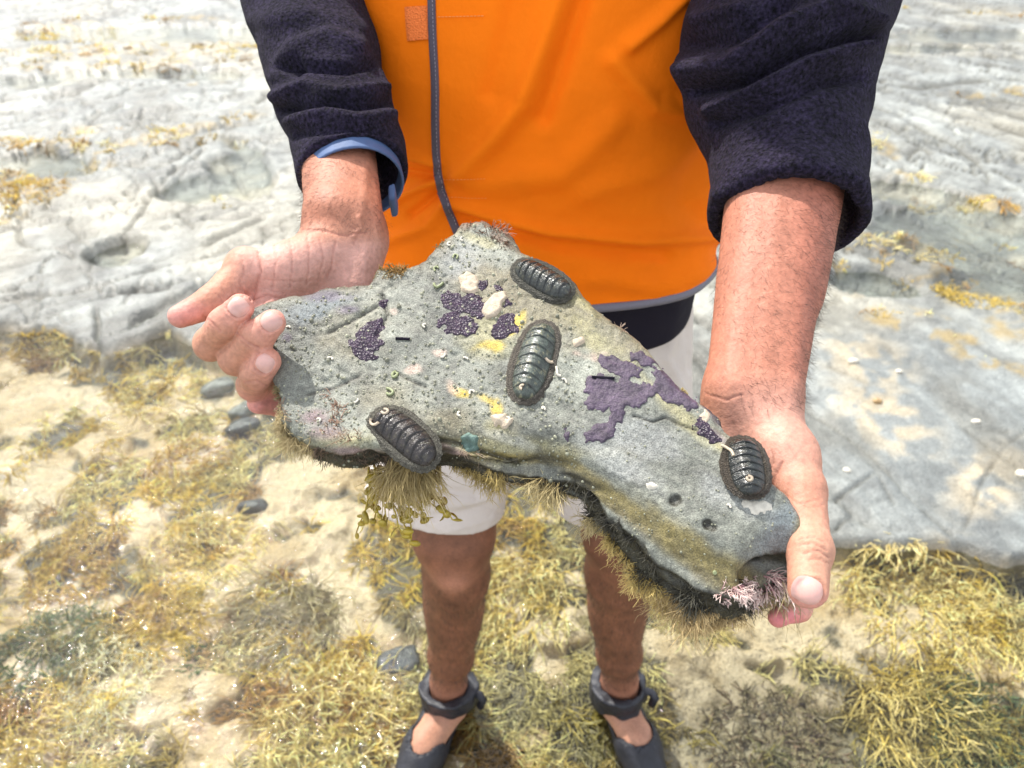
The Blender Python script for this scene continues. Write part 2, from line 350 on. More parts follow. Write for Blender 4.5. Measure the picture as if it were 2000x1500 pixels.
def algden(px, py, x, y):
    R, _ = zone(px, py, x, y); S = sandm(px, py, x, y)
    n1 = fbm(P2(x, y), 4.5, 4, 31); n2 = fbm(P2(x, y), 14, 3, 32)
    low = (1-R)*(1-0.97*S)*sstep(-0.26, 0.08, n1+0.7*n2)
    deep = ellm(px, py, 1480, 1430, 280, 130, 0, .4); low = low*(1-0.65*deep)
    hi = np.zeros_like(px)
    for (cx, cy, rx, ry, a, s) in ALG: hi = np.maximum(hi, s*ellm(px, py, cx, cy, rx, ry, a, 0.6))
    hi = hi*sstep(-0.30, 0.15, n1*0.3+n2*1.2)*R
    sc = 0.16*sstep(0.22, 0.42, fbm(P2(x*0.7, y*0.35), 2.2, 4, 33))*R*sstep(560, 300, py)
    return np.maximum(low, np.maximum(hi, sc))
def pxy(x, y):
    P = np.stack([x, y, np.zeros_like(x)], -1); px, py, z = proj(P)
    bad = z < 0.45
    px = np.where(bad, 1000+x*2200, px); py = np.where(bad, 2300, py)
    return np.clip(px, -2900, 4900), np.clip(py, -330, 2300)
def ground_h(x, y):
    px, py = pxy(x, y); R, wob = zone(px, py, x, y); P = P2(x, y)
    w = sstep(0.1, 0.8, x)
    warp = 0.10*fbm(P, 1.3, 3, 41)
    t = (x*-.55+y*.83)*(1-w)+(x*.90+y*.42)*w+warp
    def saw(u): f = u-np.floor(u); return sstep(0, 0.90, f)*0.55+0.45*f-1.0*sstep(0.93, 1.0, f)
    steps = 0.018*saw(t/0.37)+0.009*saw((t+0.05*fbm(P, 5, 2, 42))/0.105+0.3)
    t2 = (x*.8+y*.6)+0.12*fbm(P, 2, 3, 43); j = t2/0.42-np.floor(t2/0.42); c1 = np.exp(-((j-0.5)/0.018)**2)
    uu = (x*.83+y*.55)*(1-w)+(-x*.42+y*.9)*w; stf = fbm(P2(uu*1.6, (t-warp)*15+1.2*fbm(P, 3, 4, 60)), 1.0, 4, 65)
    q = np.abs(fbm(P, 2.6, 4, 44)); c2 = np.exp(-(q/0.016)**2)
    q3 = np.abs(fbm(P2(x*.9+y*.2, y*.5-x*.2), 6.0, 3, 45)); c3 = np.exp(-(q3/0.026)**2)
    f = t/0.37-np.floor(t/0.37); c4 = np.exp(-((f-0.99)/0.03)**2)*sstep(-0.15, 0.2, fbm(P, 1.5, 2, 46))
    rightslab = ellm(px, py, 1860, 860, 330, 260, 30, .3)
    rough = 1-0.75*rightslab
    lc = np.zeros_like(px); gate = sstep(-.35, .05, fbm(P, 4, 3, 54)); wv = 7*fbm(P, 5, 3, 55)
    for pl, wd in GCR: lc = np.maximum(lc, np.exp(-(polydist(px+wv, py+wv*.6, pl)/wd)**2))
    crack = np.clip(1.1*lc*gate*(1-.65*rightslab)+0.9*c1*sstep(-.1, .2, fbm(P, 2, 2, 47))+1.0*c2*rough**2+0.6*c3*rough**2+1.2*c4*rough, 0, 1)
    H = 0.021+0.85*steps*rough-0.010*sstep(.12, .42, stf)*rough+0.016*fbm(P, 2.2, 4, 48)+0.006*fbm(P, 14, 4, 49)-0.022*crack+0.012*rightslab
    pool = np.zeros_like(px)
    for s in POOLS: pool = np.maximum(pool, 1-sstep(0.7, 1.25, np.hypot(((px-s[0])*math.cos(math.radians(s[4]))+(py-s[1])*math.sin(math.radians(s[4])))/s[2], (-(px-s[0])*math.sin(math.radians(s[4]))+(py-s[1])*math.cos(math.radians(s[4])))/s[3])+0.35*fbm(P, 6, 3, 50)))
    H = H-pool*0.066
    S = sandm(px, py, x, y)
    low = -0.052+0.030*fbm(P, 5, 4, 51)+0.012*fbm(P, 22, 3, 52)
    low = low*(1-S)+S*(-0.036+0.006*fbm(P, 6, 2, 53))
    deep = ellm(px, py, 1480, 1430, 300, 140, 0, .5); low = low-0.03*deep
    H = low*(1-R)+H*R
    return H, R, S, crack, pool, px, py, deep
ys = [-2.5, -1.5, -0.8, -0.3, 0, 0.2, 0.35]; y = 0.45
while y < 9.5: ys.append(y); y += 0.0062*(1+max(0, y-1.0)*1.05)
while y < 400: ys.append(y); y *= 1.13
ys = np.array(ys); NX = 600; s = np.linspace(-1, 1, NX)
wx = 0.75+0.80*np.maximum(ys, 0)
gx = wx[:, None]*(s+3.0*s**21)[None]; gy = np.repeat(ys[:, None], NX, 1)
gh, gR, gS, gC, gP, gpx, gpy, gD = ground_h(gx, gy)
P = P2(gx, gy); n = fbm(P, 3, 4, 60)[..., None]; n2 = fbm(P, 20, 3, 61)[..., None]; n3 = fbm(P, 1.3, 3, 62)[..., None]
rock_c = np.array([.218, .226, .205])*(1+0.50*n+0.50*n2); tan = np.array([.40, .35, .24])
rock_c = rock_c*(1-sstep(0.05, .45, n3)*.35)+tan*sstep(0.05, .45, n3)*.35
rslab = ellm(gpx, gpy, 1860, 900, 330, 210, 30, .3)[..., None]; rock_c = rock_c*(1-rslab)+np.array([.20, .215, .205])*(1+.45*n+.4*n2)*rslab
tp = np.zeros_like(gpx)
for e in [(1720, 830, 110, 60, 35), (1930, 950, 60, 90, 60), (1690, 720, 90, 50, 20), (1900, 1120, 90, 40, 30)]: tp = np.maximum(tp, ellm(gpx, gpy, *e, .6))
tp = tp[..., None]*sstep(-.3, .2, n2); rock_c = rock_c*(1-.7*tp)+np.array([.42, .34, .21])*.7*tp
rock_c = rock_c*(1-0.75*gC[..., None])+np.array([.07, .065, .045])*0.75*gC[..., None]
sand_c = np.array([.50, .405, .27])*(1+0.06*n2); mud_shade = np.array([.085, .07, .035])*(1+.8*n2+.5*n)
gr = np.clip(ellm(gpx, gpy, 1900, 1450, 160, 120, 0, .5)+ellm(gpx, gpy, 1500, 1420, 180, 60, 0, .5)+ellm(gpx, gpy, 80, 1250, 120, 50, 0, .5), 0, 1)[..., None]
mud_shade = mud_shade*(1-gr*.6)+np.array([.07, .10, .05])*gr*.6; mud_shade = mud_shade*(1-.35*gD[..., None])
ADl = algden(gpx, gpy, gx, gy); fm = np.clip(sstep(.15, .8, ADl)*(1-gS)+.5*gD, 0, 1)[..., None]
sand_c = sand_c*(1-.35*sstep(-.1, .35, fbm(P, 7, 3, 64))[..., None]*np.array([.6, .8, 1.2])); low_c = mud_shade*fm+sand_c*(1-fm)  # floor under dense weed: mud colour, darkened to paint the shadows amid the fronds
psand = (gP*sstep(-.2, .2, n[..., 0]))[..., None]; rock_c = rock_c*(1-.6*psand)+np.array([.48, .42, .32])*.6*psand
AD = algden(gpx, gpy, gx, gy); fw = (sstep(.1, .6, AD)*gR*sstep(-.5, .3, n2[..., 0]))[..., None]
dk = sstep(.12, .38, fbm(P2(gx*1.0+gy*.2, gy*.55), 5.5, 4, 63))[..., None]*.55; rock_c = rock_c*(1-dk)+np.array([.13, .125, .10])*dk
wR = sstep(.1, .8, gx); uu = (gx*.83+gy*.55)*(1-wR)+(-gx*.42+gy*.9)*wR; vv_ = (-gx*.55+gy*.83)*(1-wR)+(gx*.9+gy*.42)*wR
stf = fbm(P2(uu*1.6, vv_*15+1.2*n[..., 0]), 1.0, 4, 65)[..., None]; sk = sstep(.16, .40, stf)*.6*(1-.5*rslab); rock_c = rock_c*(1-sk)+np.array([.10, .10, .085])*sk
rock_c = rock_c*(1+.25*sstep(.1, .4, -stf))
rock_c = rock_c*(1-.75*fw)+np.array([.30, .21, .06])*.75*fw
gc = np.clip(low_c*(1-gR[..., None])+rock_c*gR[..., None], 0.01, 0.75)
ii = np.arange(len(ys)-1)[:, None]*NX+np.arange(NX-1)[None]
Qg = np.stack([ii, ii+1, ii+1+NX, ii+NX], -1).reshape(-1, 4)
M['ground'] = mat('shore', attr=True, rough=0.36, n1=[(30, 0.15), (160, 0.22)], bumps=[('n', 45, 0.6, 0.012), ('n', 240, 0.5, 0.004)])
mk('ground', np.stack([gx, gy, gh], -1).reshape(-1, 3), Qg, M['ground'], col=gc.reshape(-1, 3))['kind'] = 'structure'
# water: clear, reflecting by Fresnel, finely rippled
m = bpy.data.materials.new('water'); m.use_nodes = True; t = m.node_tree; t.nodes.clear()
o = t.nodes.new('ShaderNodeOutputMaterial'); tr = t.nodes.new('ShaderNodeBsdfTransparent'); gl = t.nodes.new('ShaderNodeBsdfGlossy'); mx = t.nodes.new('ShaderNodeMixShader')
fr = t.nodes.new('ShaderNodeFresnel'); fr.inputs['IOR'].default_value = 1.36; gl.inputs['Roughness'].default_value = 0.022; tr.inputs['Color'].default_value = (.93, .96, .93, 1)
tcn = t.nodes.new('ShaderNodeTexCoord'); prev = None
for sc, st, di in ((6, 0.5, 0.03), (38, 1.0, 0.0075), (110, 1.0, 0.0018)):
    nn = t.nodes.new('ShaderNodeTexNoise'); nn.inputs['Scale'].default_value = sc; nn.inputs['Detail'].default_value = 2; t.links.new(tcn.outputs['Object'], nn.inputs['Vector'])
    bb = t.nodes.new('ShaderNodeBump'); bb.inputs['Strength'].default_value = st; bb.inputs['Distance'].default_value = di; t.links.new(nn.outputs['Fac'], bb.inputs['Height'])
    if prev: t.links.new(prev, bb.inputs['Normal'])
    prev = bb.outputs['Normal']
t.links.new(prev, gl.inputs['Normal']); t.links.new(prev, fr.inputs['Normal'])
t.links.new(fr.outputs[0], mx.inputs[0]); t.links.new(tr.outputs[0], mx.inputs[1]); t.links.new(gl.outputs[0], mx.inputs[2]); t.links.new(mx.outputs[0], o.inputs['Surface'])
wq = mk('water', [(-900, -3, 0), (900, -3, 0), (900, 390, 0), (-900, 390, 0)], np.array([[0, 1, 2, 3]]), m); wq['kind'] = 'structure'

def gz(x, y): return ground_h(np.atleast_1d(np.asarray(x, float)), np.atleast_1d(np.asarray(y, float)))[0]
# ground cover of golden seaweed, sampled densest near the camera
def alg_color(x, y, px, py, r):
    n = fbm(P2(x, y), 5, 3, 71); k = fbm(P2(x, y), 9, 3, 72)
    gold = np.array([.74, .52, .09]); pale = np.array([.82, .70, .32]); brown = np.array([.32, .15, .035]); green = np.array([.10, .13, .045]); grey = np.array([.20, .19, .15])
    c = np.repeat(gold[None], len(x), 0)
    def mixc(c, t, w): return c*(1-w[:, None])+t*w[:, None]
    c = mixc(c, pale, sstep(-.05, .25, n)*.85); c = mixc(c, brown, sstep(.12, .32, k)*.8)
    c = mixc(c, grey, sstep(.15, .35, -k)*sstep(1000, 1100, py)*.6)
    g = np.clip(ellm(px, py, 90, 1250, 140, 60, -10, .5)+ellm(px, py, 1900, 1420, 190, 140, 0, .5)+ellm(px, py, 1500, 1400, 300, 120, 0, .5)+ellm(px, py, 1100, 1350, 130, 90, 0, .5)*.6, 0, 1)
    c = mixc(c, green, g*.6)
    return c*(1+r.uniform(-.3, .3, (len(x), 1)))
r = np.random.default_rng(11); NC = 26000
cx = r.uniform(-450, 2450, NC); cy = r.uniform(-110, 1660, NC)
g0 = np.stack([G(a, b) for a, b in zip(cx, cy)]); den = algden(cx, cy, g0[:, 0], g0[:, 1])
keep = r.uniform(0, 1, NC) < den*np.where(cy < 640, 0.80, 0.40); g0 = g0[keep]; px_, py_ = cx[keep], cy[keep]; K = len(g0); S_ = 30
far = np.clip(g0[:, 1]/1.3, 1, 6); cc = alg_color(g0[:, 0], g0[:, 1], px_, py_, r); sz = r.uniform(.5, 1.35, K)
k = np.repeat(np.arange(K), S_); N = len(k); print('algae strands', N)
an = r.uniform(0, 2*math.pi, N); rr = .016*np.sqrt(r.uniform(0, 1, N))*far[k]**.7*sz[k]; root = g0[k]+np.stack([np.cos(an)*rr, np.sin(an)*rr, np.zeros(N)], 1)
root[:, 2] = gz(root[:, 0], root[:, 1])-.002+r.uniform(0, .012, N)*(py_[k] > 640)
fl = fbm(P2(root[:, 0], root[:, 1]), 1.6, 2, 80)*4.0-0.6
dr = np.stack([np.cos(an)*.9+.8*np.cos(fl), np.sin(an)*.9+.8*np.sin(fl)-.3, 0.55+r.uniform(-.3, .5, N)], 1)+r.normal(0, .3, (N, 3))
L0 = r.uniform(.018, .055, N)*sz[k]*np.where(py_[k] > 640, 1.0, 0.5)*np.sqrt(far[k])
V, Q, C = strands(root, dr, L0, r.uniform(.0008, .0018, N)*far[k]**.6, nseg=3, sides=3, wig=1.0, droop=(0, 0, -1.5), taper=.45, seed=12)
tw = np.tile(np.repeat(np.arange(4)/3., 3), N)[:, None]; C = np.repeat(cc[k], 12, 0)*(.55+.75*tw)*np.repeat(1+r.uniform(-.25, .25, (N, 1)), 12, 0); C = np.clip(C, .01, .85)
pyv = np.repeat(py_[k], 12); V[:, 2] = np.where((pyv > 640) & (V[:, 2] > -.003), -.003+(V[:, 2]+.003)*.4, V[:, 2])
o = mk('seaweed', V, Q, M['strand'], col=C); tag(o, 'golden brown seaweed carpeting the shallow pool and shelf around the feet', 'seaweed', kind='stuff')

# ------------------------------------------------------------------ the held rock: plane frame (a across, b up the face, c out of the face)
def camv(v): return v[0]*RIGHT+v[1]*UP+v[2]*FWD
R1, R2, R3 = J(500, 650, .53), J(1550, 1080, .44), J(930, 440, .56)
rn = np.cross(R2-R1, R3-R1); rn /= np.linalg.norm(rn)
if rn @ (CAM-R1) < 0: rn = -rn
ra = RIGHT-rn*(RIGHT @ rn); ra /= np.linalg.norm(ra); rb = np.cross(rn, ra)
def onplane(px, py, c=0.0):
    d = (px-1000)/FPX*RIGHT-(py-750)/FPX*UP+FWD
    return CAM+d*(((R1+rn*c-CAM) @ rn)/(d @ rn))
RO = onplane(1000, 750)
def uv(px, py, c=0.0): q = onplane(px, py, c)-RO; return np.array([q @ ra, q @ rb])
def toW(a, b, c): return RO+np.multiply.outer(a, ra)+np.multiply.outer(b, rb)+np.multiply.outer(c, rn)
OUTL = [(885, 452), (905, 432), (940, 430), (985, 447), (1012, 488), (1060, 503), (1112, 547), (1150, 596), (1215, 640), (1262, 690), (1312, 742), (1370, 792), (1420, 850), (1472, 884), (1502, 938),
        (1548, 985), (1580, 1030), (1588, 1070), (1540, 1098), (1490, 1110), (1445, 1145), (1385, 1135), (1310, 1085), (1240, 1025), (1180, 970), (1125, 925), (1060, 902), (1000, 900), (940, 885),
        (900, 868), (860, 868), (800, 880), (720, 868), (650, 868), (600, 860), (545, 815), (542, 765), (522, 705), (497, 645), (490, 603), (560, 577), (650, 557), (722, 552), (742, 520), (775, 532), (832, 502), (858, 470)]
OA = [tuple(uv(*p)) for p in OUTL]
CR = [([(747, 575), (757, 615), (735, 655)], 3.2, .0022), ([(770, 725), (800, 742), (832, 756)], 2.5, .002), ([(845, 858), (900, 868), (950, 885), (1010, 903)], 6, .004),
      ([(1238, 812), (1275, 824), (1300, 815), (1330, 830), (1380, 845)], 2.2, .0016), ([(600, 770), (650, 758), (700, 735)], 4, .0012), ([(640, 650), (690, 625), (735, 600)], 4, .0015)]
HO = [(1317, 978, .0032), (1382, 1024, .0032), (1240, 1022, .0034), (1322, 975, .003), (1392, 1030, .0024), (1180, 1000, .003)]
HOW = [(onplane(x, y, 0.001), r_) for x, y, r_ in HO]
def rock_top(a, b):
    P = P2(a, b); x = (a > -9)*0.0
    h = 0.0035*fbm(P, 9, 3, 90)+0.0022*fbm(P, 28, 3, 91)
    return h
def rock_f(Pw):
    q = Pw-RO; a, b, c = q @ ra, q @ rb, q @ rn
    thick = 0.034+0.030*sstep(0.02, 0.11, a)-0.006*sstep(-.12, -.17, a)
    back = np.clip(-c/0.06, 0, 1.2)
    wn = 0.0035*fbm(P2(a, b), 45, 3, 92)
    sd = polysd(a, b, OA)+wn-.0022
    low = sstep(.0, -.08, b+0.55*a)                       # toward the lower edge the rock is undercut less
    sd = sd-back*(0.004+0.006*sstep(0.05, .12, a)*low)
    hw = rock_top(a, b)
    ax = a-uv(1100, 930)[0]
    # broad slope running down along the lower right edge
    L = [tuple(uv(*p)) for p in [(1060, 905), (1180, 972), (1310, 1088), (1445, 1150), (1545, 1092)]]
    dl = polydist(a, b, L); hw = hw-0.014*np.exp(-(dl/0.015)**2)
    L2 = [tuple(uv(*p)) for p in [(840, 870), (900, 868), (1000, 900)]]
    hw = hw-0.006*np.exp(-(polydist(a, b, L2)/0.010)**2)
    top = c-hw; bot = -(c+thick+0.004*fbm(P2(a, b), 25, 3, 93))
    d = smax(smax(sd, top, 0.009), bot, 0.012)
    lay = fbm(np.stack([a*14, b*14, c*130+2.5*fbm(Pw, 22, 2, 94)], -1), 1.0, 3, 89)
    d = d+0.0042*lay*sstep(-.004, -.012, c)
    for hp, hr in HOW: d = smax(d, -(np.linalg.norm(Pw-hp, axis=1)-hr), 0.0015)
    # recess under the nose
    d = smax(d, -ell(Pw, onplane(1500, 1120, -.016), (.020, .012, .010), np.stack([ra, rb, rn], 1)), .003)
    return d
def box_of(pts, pad):
    pts = np.array(pts); return pts.min(0)-pad, pts.max(0)+pad
cor = [onplane(x, y, c) for x, y in OUTL for c in (0.02, -0.085)]
lo, hi = box_of(cor, 0.012)
RV, RQ = nets(rock_f, lo, hi, 0.00125)
q = RV-RO; A_, B_, C_ = q @ ra, q @ rb, q @ rn
RN = vnormals(RV, RQ)
e0 = RV+RN*1e-3
if np.mean(rock_f(e0[:2000]) > rock_f(RV[:2000])) < .5: RN = -RN; RQ = RQ[:, ::-1]
rpx, rpy, _ = proj(RV)
ang = A_*.86+B_*-.5; crs = A_*.5+B_*.86; scr = fbm(P2(ang*40, crs*420), 1.0, 3, 100); dsp = 0.0009*fbm(RV, 60, 3, 95)+0.0003*fbm(RV, 300, 2, 96)+.0004*scr
g = np.zeros(len(RV))
for pl, w, dpt in CR: g = np.maximum(g, dpt*np.exp(-(polydist(rpx, rpy, pl)/w)**2))
pits = np.maximum(0, noise(RV, 190, 97)-.45)*0.0025*sstep(.2, -.2, fbm(RV, 16, 2, 98))
side = sstep(.62, .25, RN @ rn)
dsp = dsp-(g*(RN @ rn > .5))-pits+side*0.0018*fbm(RV*np.array([1, 1, 1]), 130, 3, 99)
RV2 = RV+RN*dsp[:, None]
# colour of the stone and of the films growing on it
n1 = fbm(RV, 22, 4, 101)[:, None]; n2 = fbm(RV, 110, 3, 102)[:, None]; n3 = fbm(RV, 420, 2, 103)[:, None]
c = np.array([.168, .174, .142])*(1+.65*n1+.45*n2+.40*n3)
def lay_(c, t, w): return c*(1-w)+np.asarray(t)*w
n0 = fbm(RV, 13, 4, 105)[:, None]; c = lay_(c, [.20, .165, .085], .6*sstep(.05, .35, n0)); c = lay_(c, [.085, .09, .075], .5*sstep(.05, .32, -n0)*sstep(-.3, .3, n2))
def em(lst, nz=0.5):
    w = np.zeros(len(RV))
    for (x, y, rx, ry, an) in lst:
        a = math.radians(an); dx, dy = rpx-x, rpy-y
        rr = np.hypot((dx*math.cos(a)+dy*math.sin(a))/rx, (-dx*math.sin(a)+dy*math.cos(a))/ry)
        w = np.maximum(w, 1-sstep(.3, 1.3, rr+nz*(n1[:, 0]+n2[:, 0])))
    return w[:, None]
c = lay_(c, [.33, .30, .15], .7*em([(960, 660, 60, 50, 0), (1160, 660, 70, 30, 40), (1290, 770, 100, 16, 42), (1320, 800, 110, 20, 42), (700, 860, 120, 26, 0), (1010, 880, 170, 24, 3), (980, 850, 60, 20, 40), (1400, 860, 60, 18, 45), (1100, 560, 90, 14, 40), (940, 470, 60, 14, 20)]))
c = lay_(c, [.21, .165, .048], .8*em([(1180, 960, 110, 22, 38), (1330, 1060, 150, 36, 36), (1410, 1110, 90, 36, 30), (1560, 1040, 14, 40, 0), (1250, 1010, 120, 24, 38), (1120, 910, 60, 14, 25), (1000, 893, 120, 10, 2)], .3))
c = lay_(c, [.10, .078, .026], .9*em([(1200, 992, 120, 10, 38), (1330, 1088, 130, 14, 38), (1420, 1135, 60, 16, 15), (1120, 928, 60, 8, 28), (1010, 900, 110, 6, 2)], .5)*sstep(-.5, .2, n2+.4*n3))
c = lay_(c, [.42, .43, .41], (.40)*em([(1470, 990, 70, 40, 30), (1420, 970, 60, 30, 30), (1200, 900, 100, 30, 30), (900, 500, 50, 40, 0), (1000, 860, 60, 12, 20), (1250, 850, 90, 40, 20)]))
c = lay_(c, [.17, .20, .21], .7*em([(1510, 1055, 60, 40, -20), (1530, 1020, 40, 40, 0), (620, 600, 70, 20, -15)]))
c = lay_(c, [.50, .37, .05], .9*em([(955, 785, 34, 16, 20), (968, 800, 20, 22, 0), (900, 765, 30, 9, 30), (965, 676, 30, 12, 0), (1000, 640, 30, 10, -50)], 1.1))
c = lay_(c, [.46, .34, .27], .75*em([(885, 752, 16, 14, 20), (802, 722, 20, 9, -10), (1158, 704, 26, 18, 20), (1180, 690, 16, 8, 0), (860, 690, 14, 7, 0), (770, 610, 14, 10, 0), (1125, 690, 14, 10, 0)], 1.1))
c = lay_(c, [.12, .11, .075], .6*em([(700, 560, 90, 16, -5), (900, 440, 40, 20, 0), (980, 470, 50, 16, 40), (600, 575, 90, 8, -12), (870, 470, 20, 40, 30), (740, 540, 40, 40, 0), (800, 520, 50, 10, -20)]))
c = lay_(c, [.16, .095, .055], .8*em([(975, 465, 42, 12, 35), (910, 440, 30, 9, 0)]))
c = lay_(c, [.20, .11, .13], .6*em([(640, 845, 50, 18, 0), (700, 880, 80, 12, 0), (620, 815, 40, 18, 0), (880, 880, 40, 9, 20)]))
c = lay_(c, [.10, .07, .12], .6*em([(1400, 850, 40, 10, 40), (1385, 800, 60, 9, 50), (560, 660, 10, 10, 0), (640, 580, 50, 10, 0), (680, 605, 30, 9, 0)]))
crk = np.zeros(len(RV))
for pl, w, dpt in CR: crk = np.maximum(crk, np.exp(-(polydist(rpx, rpy, pl)/(w*.8))**2))
c = lay_(c, [.035, .03, .02], .8*crk[:, None]*(RN @ rn > .3)[:, None])
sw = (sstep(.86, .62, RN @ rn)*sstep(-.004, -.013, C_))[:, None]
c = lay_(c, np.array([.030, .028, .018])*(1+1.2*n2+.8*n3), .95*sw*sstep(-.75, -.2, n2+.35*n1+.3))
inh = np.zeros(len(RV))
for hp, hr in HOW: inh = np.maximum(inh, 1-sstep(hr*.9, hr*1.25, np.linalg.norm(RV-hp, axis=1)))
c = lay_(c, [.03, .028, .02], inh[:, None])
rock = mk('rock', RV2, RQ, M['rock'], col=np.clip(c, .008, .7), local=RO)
tag(rock, 'large grey green rock slab with purple crusts held in both hands', 'rock')
bvh = BVHTree.FromPolygons([tuple(v) for v in RV2], [tuple(int(i) for i in q_) for q_ in RQ])
def hit(px, py):
    d = (px-1000)/FPX*RIGHT-(py-750)/FPX*UP+FWD; l, nn, i, dist = bvh.ray_cast(Vector(CAM), Vector(d/np.linalg.norm(d)))
    return (np.array(l), np.array(nn)) if l is not None else (None, None)
def drop(a, b, miss=-0.004):
    out = np.full(len(a), np.nan)
    for i, (x, y) in enumerate(zip(a, b)):
        l, nn, k, d = bvh.ray_cast(Vector(RO+ra*x+rb*y+rn*0.05), Vector(-rn), 0.062)
        if l is not None: out[i] = (np.array(l)-RO) @ rn
    out[np.isnan(out)] = miss if np.isnan(out).all() else np.nanmin(out)-0.002
    return out
def crust(name, poly, material, thick=0.0007, res=0.0009, wob=0.0042, bump=0.0004, seed=0, label=None, bs=260):
    """a thin living layer: follows the rock, dips under it outside its ragged outline"""
    pl = [tuple(uv(*p)) for p in poly]; pa = np.array(pl); l0, h0 = pa.min(0)-.004, pa.max(0)+.004
    xs = np.arange(l0[0], h0[0], res); yy = np.arange(l0[1], h0[1], res); X, Y = np.meshgrid(xs, yy, indexing='ij'); X = X.ravel(); Y = Y.ravel()
    sd = polysd(X, Y, pl)+wob*fbm(P2(X, Y), 260, 3, seed)+wob*1.2*fbm(P2(X, Y), 90, 2, seed+3)
    k = sd < 0.0022; mp = np.full(len(X), -1); mp[k] = np.arange(k.sum()); nx, ny = len(xs), len(yy)
    if k.sum() < 8: return None
    ix = (np.arange(nx-1)[:, None]*ny+np.arange(ny-1)[None]).ravel(); Q = mp[np.stack([ix, ix+ny, ix+ny+1, ix+1], 1)]; Q = Q[(Q >= 0).all(1)]
    X, Y, sd = X[k], Y[k], sd[k]; z = drop(X, Y)
    z = z+thick*sstep(0.0004, -0.0014, sd)-0.0016*sstep(0, .0014, sd)+bump*fbm(P2(X, Y), bs, 3, seed+5)*sstep(0, -.002, sd)
    o = mk(name, toW(X, Y, z), Q, material, parent=rock)
    if label: o['label'] = label
    return o
crust('purple_crust', [(705, 640), (738, 618), (752, 590), (752, 632), (742, 668), (735, 702), (705, 706), (682, 692), (676, 662)], M['purple'], seed=1)
crust('purple_crust', [(865, 578), (905, 572), (945, 575), (950, 600), (942, 622), (905, 615), (878, 596)], M['purple'], seed=2)
crust('purple_crust', [(866, 612), (892, 604), (928, 632), (930, 655), (895, 658), (868, 652), (858, 632)], M['purple'], seed=3)
crust('purple_crust', [(955, 655), (972, 640), (985, 615), (1002, 618), (1004, 645), (985, 662), (965, 666)], M['purple'], seed=4)
crust('purple_crust', [(960, 555), (985, 552), (984, 575), (962, 575)], M['purple'], seed=5)
crust('purple_crust', [(936, 545), (952, 542), (954, 558), (938, 560)], M['purple'], seed=6)
crust('purple_crust', [(984, 586), (996, 582), (996, 598), (985, 600)], M['purple'], seed=7)
crust('purple_crust', [(1180, 702), (1206, 700), (1250, 718), (1252, 745), (1280, 742), (1260, 705), (1285, 712), (1320, 740), (1352, 768), (1362, 796), (1330, 805), (1318, 785), (1290, 782), (1258, 790), (1230, 802), (1222, 832), (1192, 850), (1178, 868),
      (1160, 862), (1132, 850), (1100, 852), (1130, 842), (1185, 832), (1186, 806), (1150, 802), (1137, 778), (1142, 752), (1170, 742), (1200, 738), (1186, 722)], M['purple_pale'], seed=8, thick=.0008, wob=.005)
crust('purple_crust', [(1242, 692), (1262, 690), (1275, 708), (1262, 712)], M['purple_pale'], seed=9)
crust('purple_crust', [(1362, 810), (1378, 806), (1376, 832), (1392, 842), (1410, 860), (1392, 866), (1366, 850)], M['purple'], seed=10, wob=.004)
crust('oyster_scar', [(898, 540), (912, 530), (930, 536), (936, 552), (936, 568), (918, 574), (903, 566)], M['shell'], thick=.0022, seed=11, wob=.0012)
crust('oyster_scar', [(962, 576), (975, 572), (990, 568), (992, 582), (983, 592), (980, 610), (968, 620), (948, 626), (942, 608), (948, 592)], M['shell'], thick=.0022, seed=12, wob=.0012)
crust('oyster_scar', [(962, 815), (985, 808), (1003, 820), (1000, 835), (985, 838), (965, 832)], M['shell'], thick=.0026, seed=13, wob=.003, bump=.0016)
crust('oyster_scar', [(1120, 666), (1138, 660), (1142, 670), (1124, 678)], M['shell'], thick=.0022, seed=14, wob=.001)
crust('oyster_scar', [(1362, 815), (1378, 808), (1384, 822), (1372, 832)], M['shell'], thick=.0006, seed=15, wob=.004)
crust('oyster_scar', [(1258, 942), (1275, 942), (1288, 950), (1280, 956), (1264, 952)], M['shellw'], thick=.0012, seed=16, wob=.001)
crust('oyster_scar', [(1440, 985), (1480, 975), (1500, 990), (1470, 1000)], M['shellw'], thick=.0004, seed=17, wob=.006)
0 and crust('yellow_sponge', [(930, 780), (955, 778), (985, 770), (990, 790), (972, 800), (965, 812), (948, 800)], M['yellow'], thick=.0016, seed=18, wob=.004, bump=.0014)
0 and crust('yellow_sponge', [(945, 668), (985, 665), (992, 680), (965, 690), (945, 684)], M['yellow'], thick=.0008, seed=19, wob=.004)
0 and crust('pink_crust', [(872, 740), (895, 740), (905, 755), (900, 772), (882, 765)], M['pinkcrust'], thick=.0010, seed=20, wob=.004)
0 and crust('pink_crust', [(782, 716), (805, 710), (822, 716), (808, 728), (785, 728)], M['pinkcrust'], thick=.0010, seed=21, wob=.003)
0 and crust('pink_crust', [(1140, 690), (1170, 690), (1180, 712), (1160, 720), (1145, 712)], M['pinkcrust'], thick=.0008, seed=22, wob=.006, bump=.001)
crust('green_crust', [(898, 850), (912, 842), (932, 852), (930, 866), (912, 874), (898, 862)], mat('green_crust', (.12, .19, .16), rough=.5, n1=[(300, .3)], bumps=[('n', 400, .8, .002)]), thick=.003, seed=23, wob=.001)
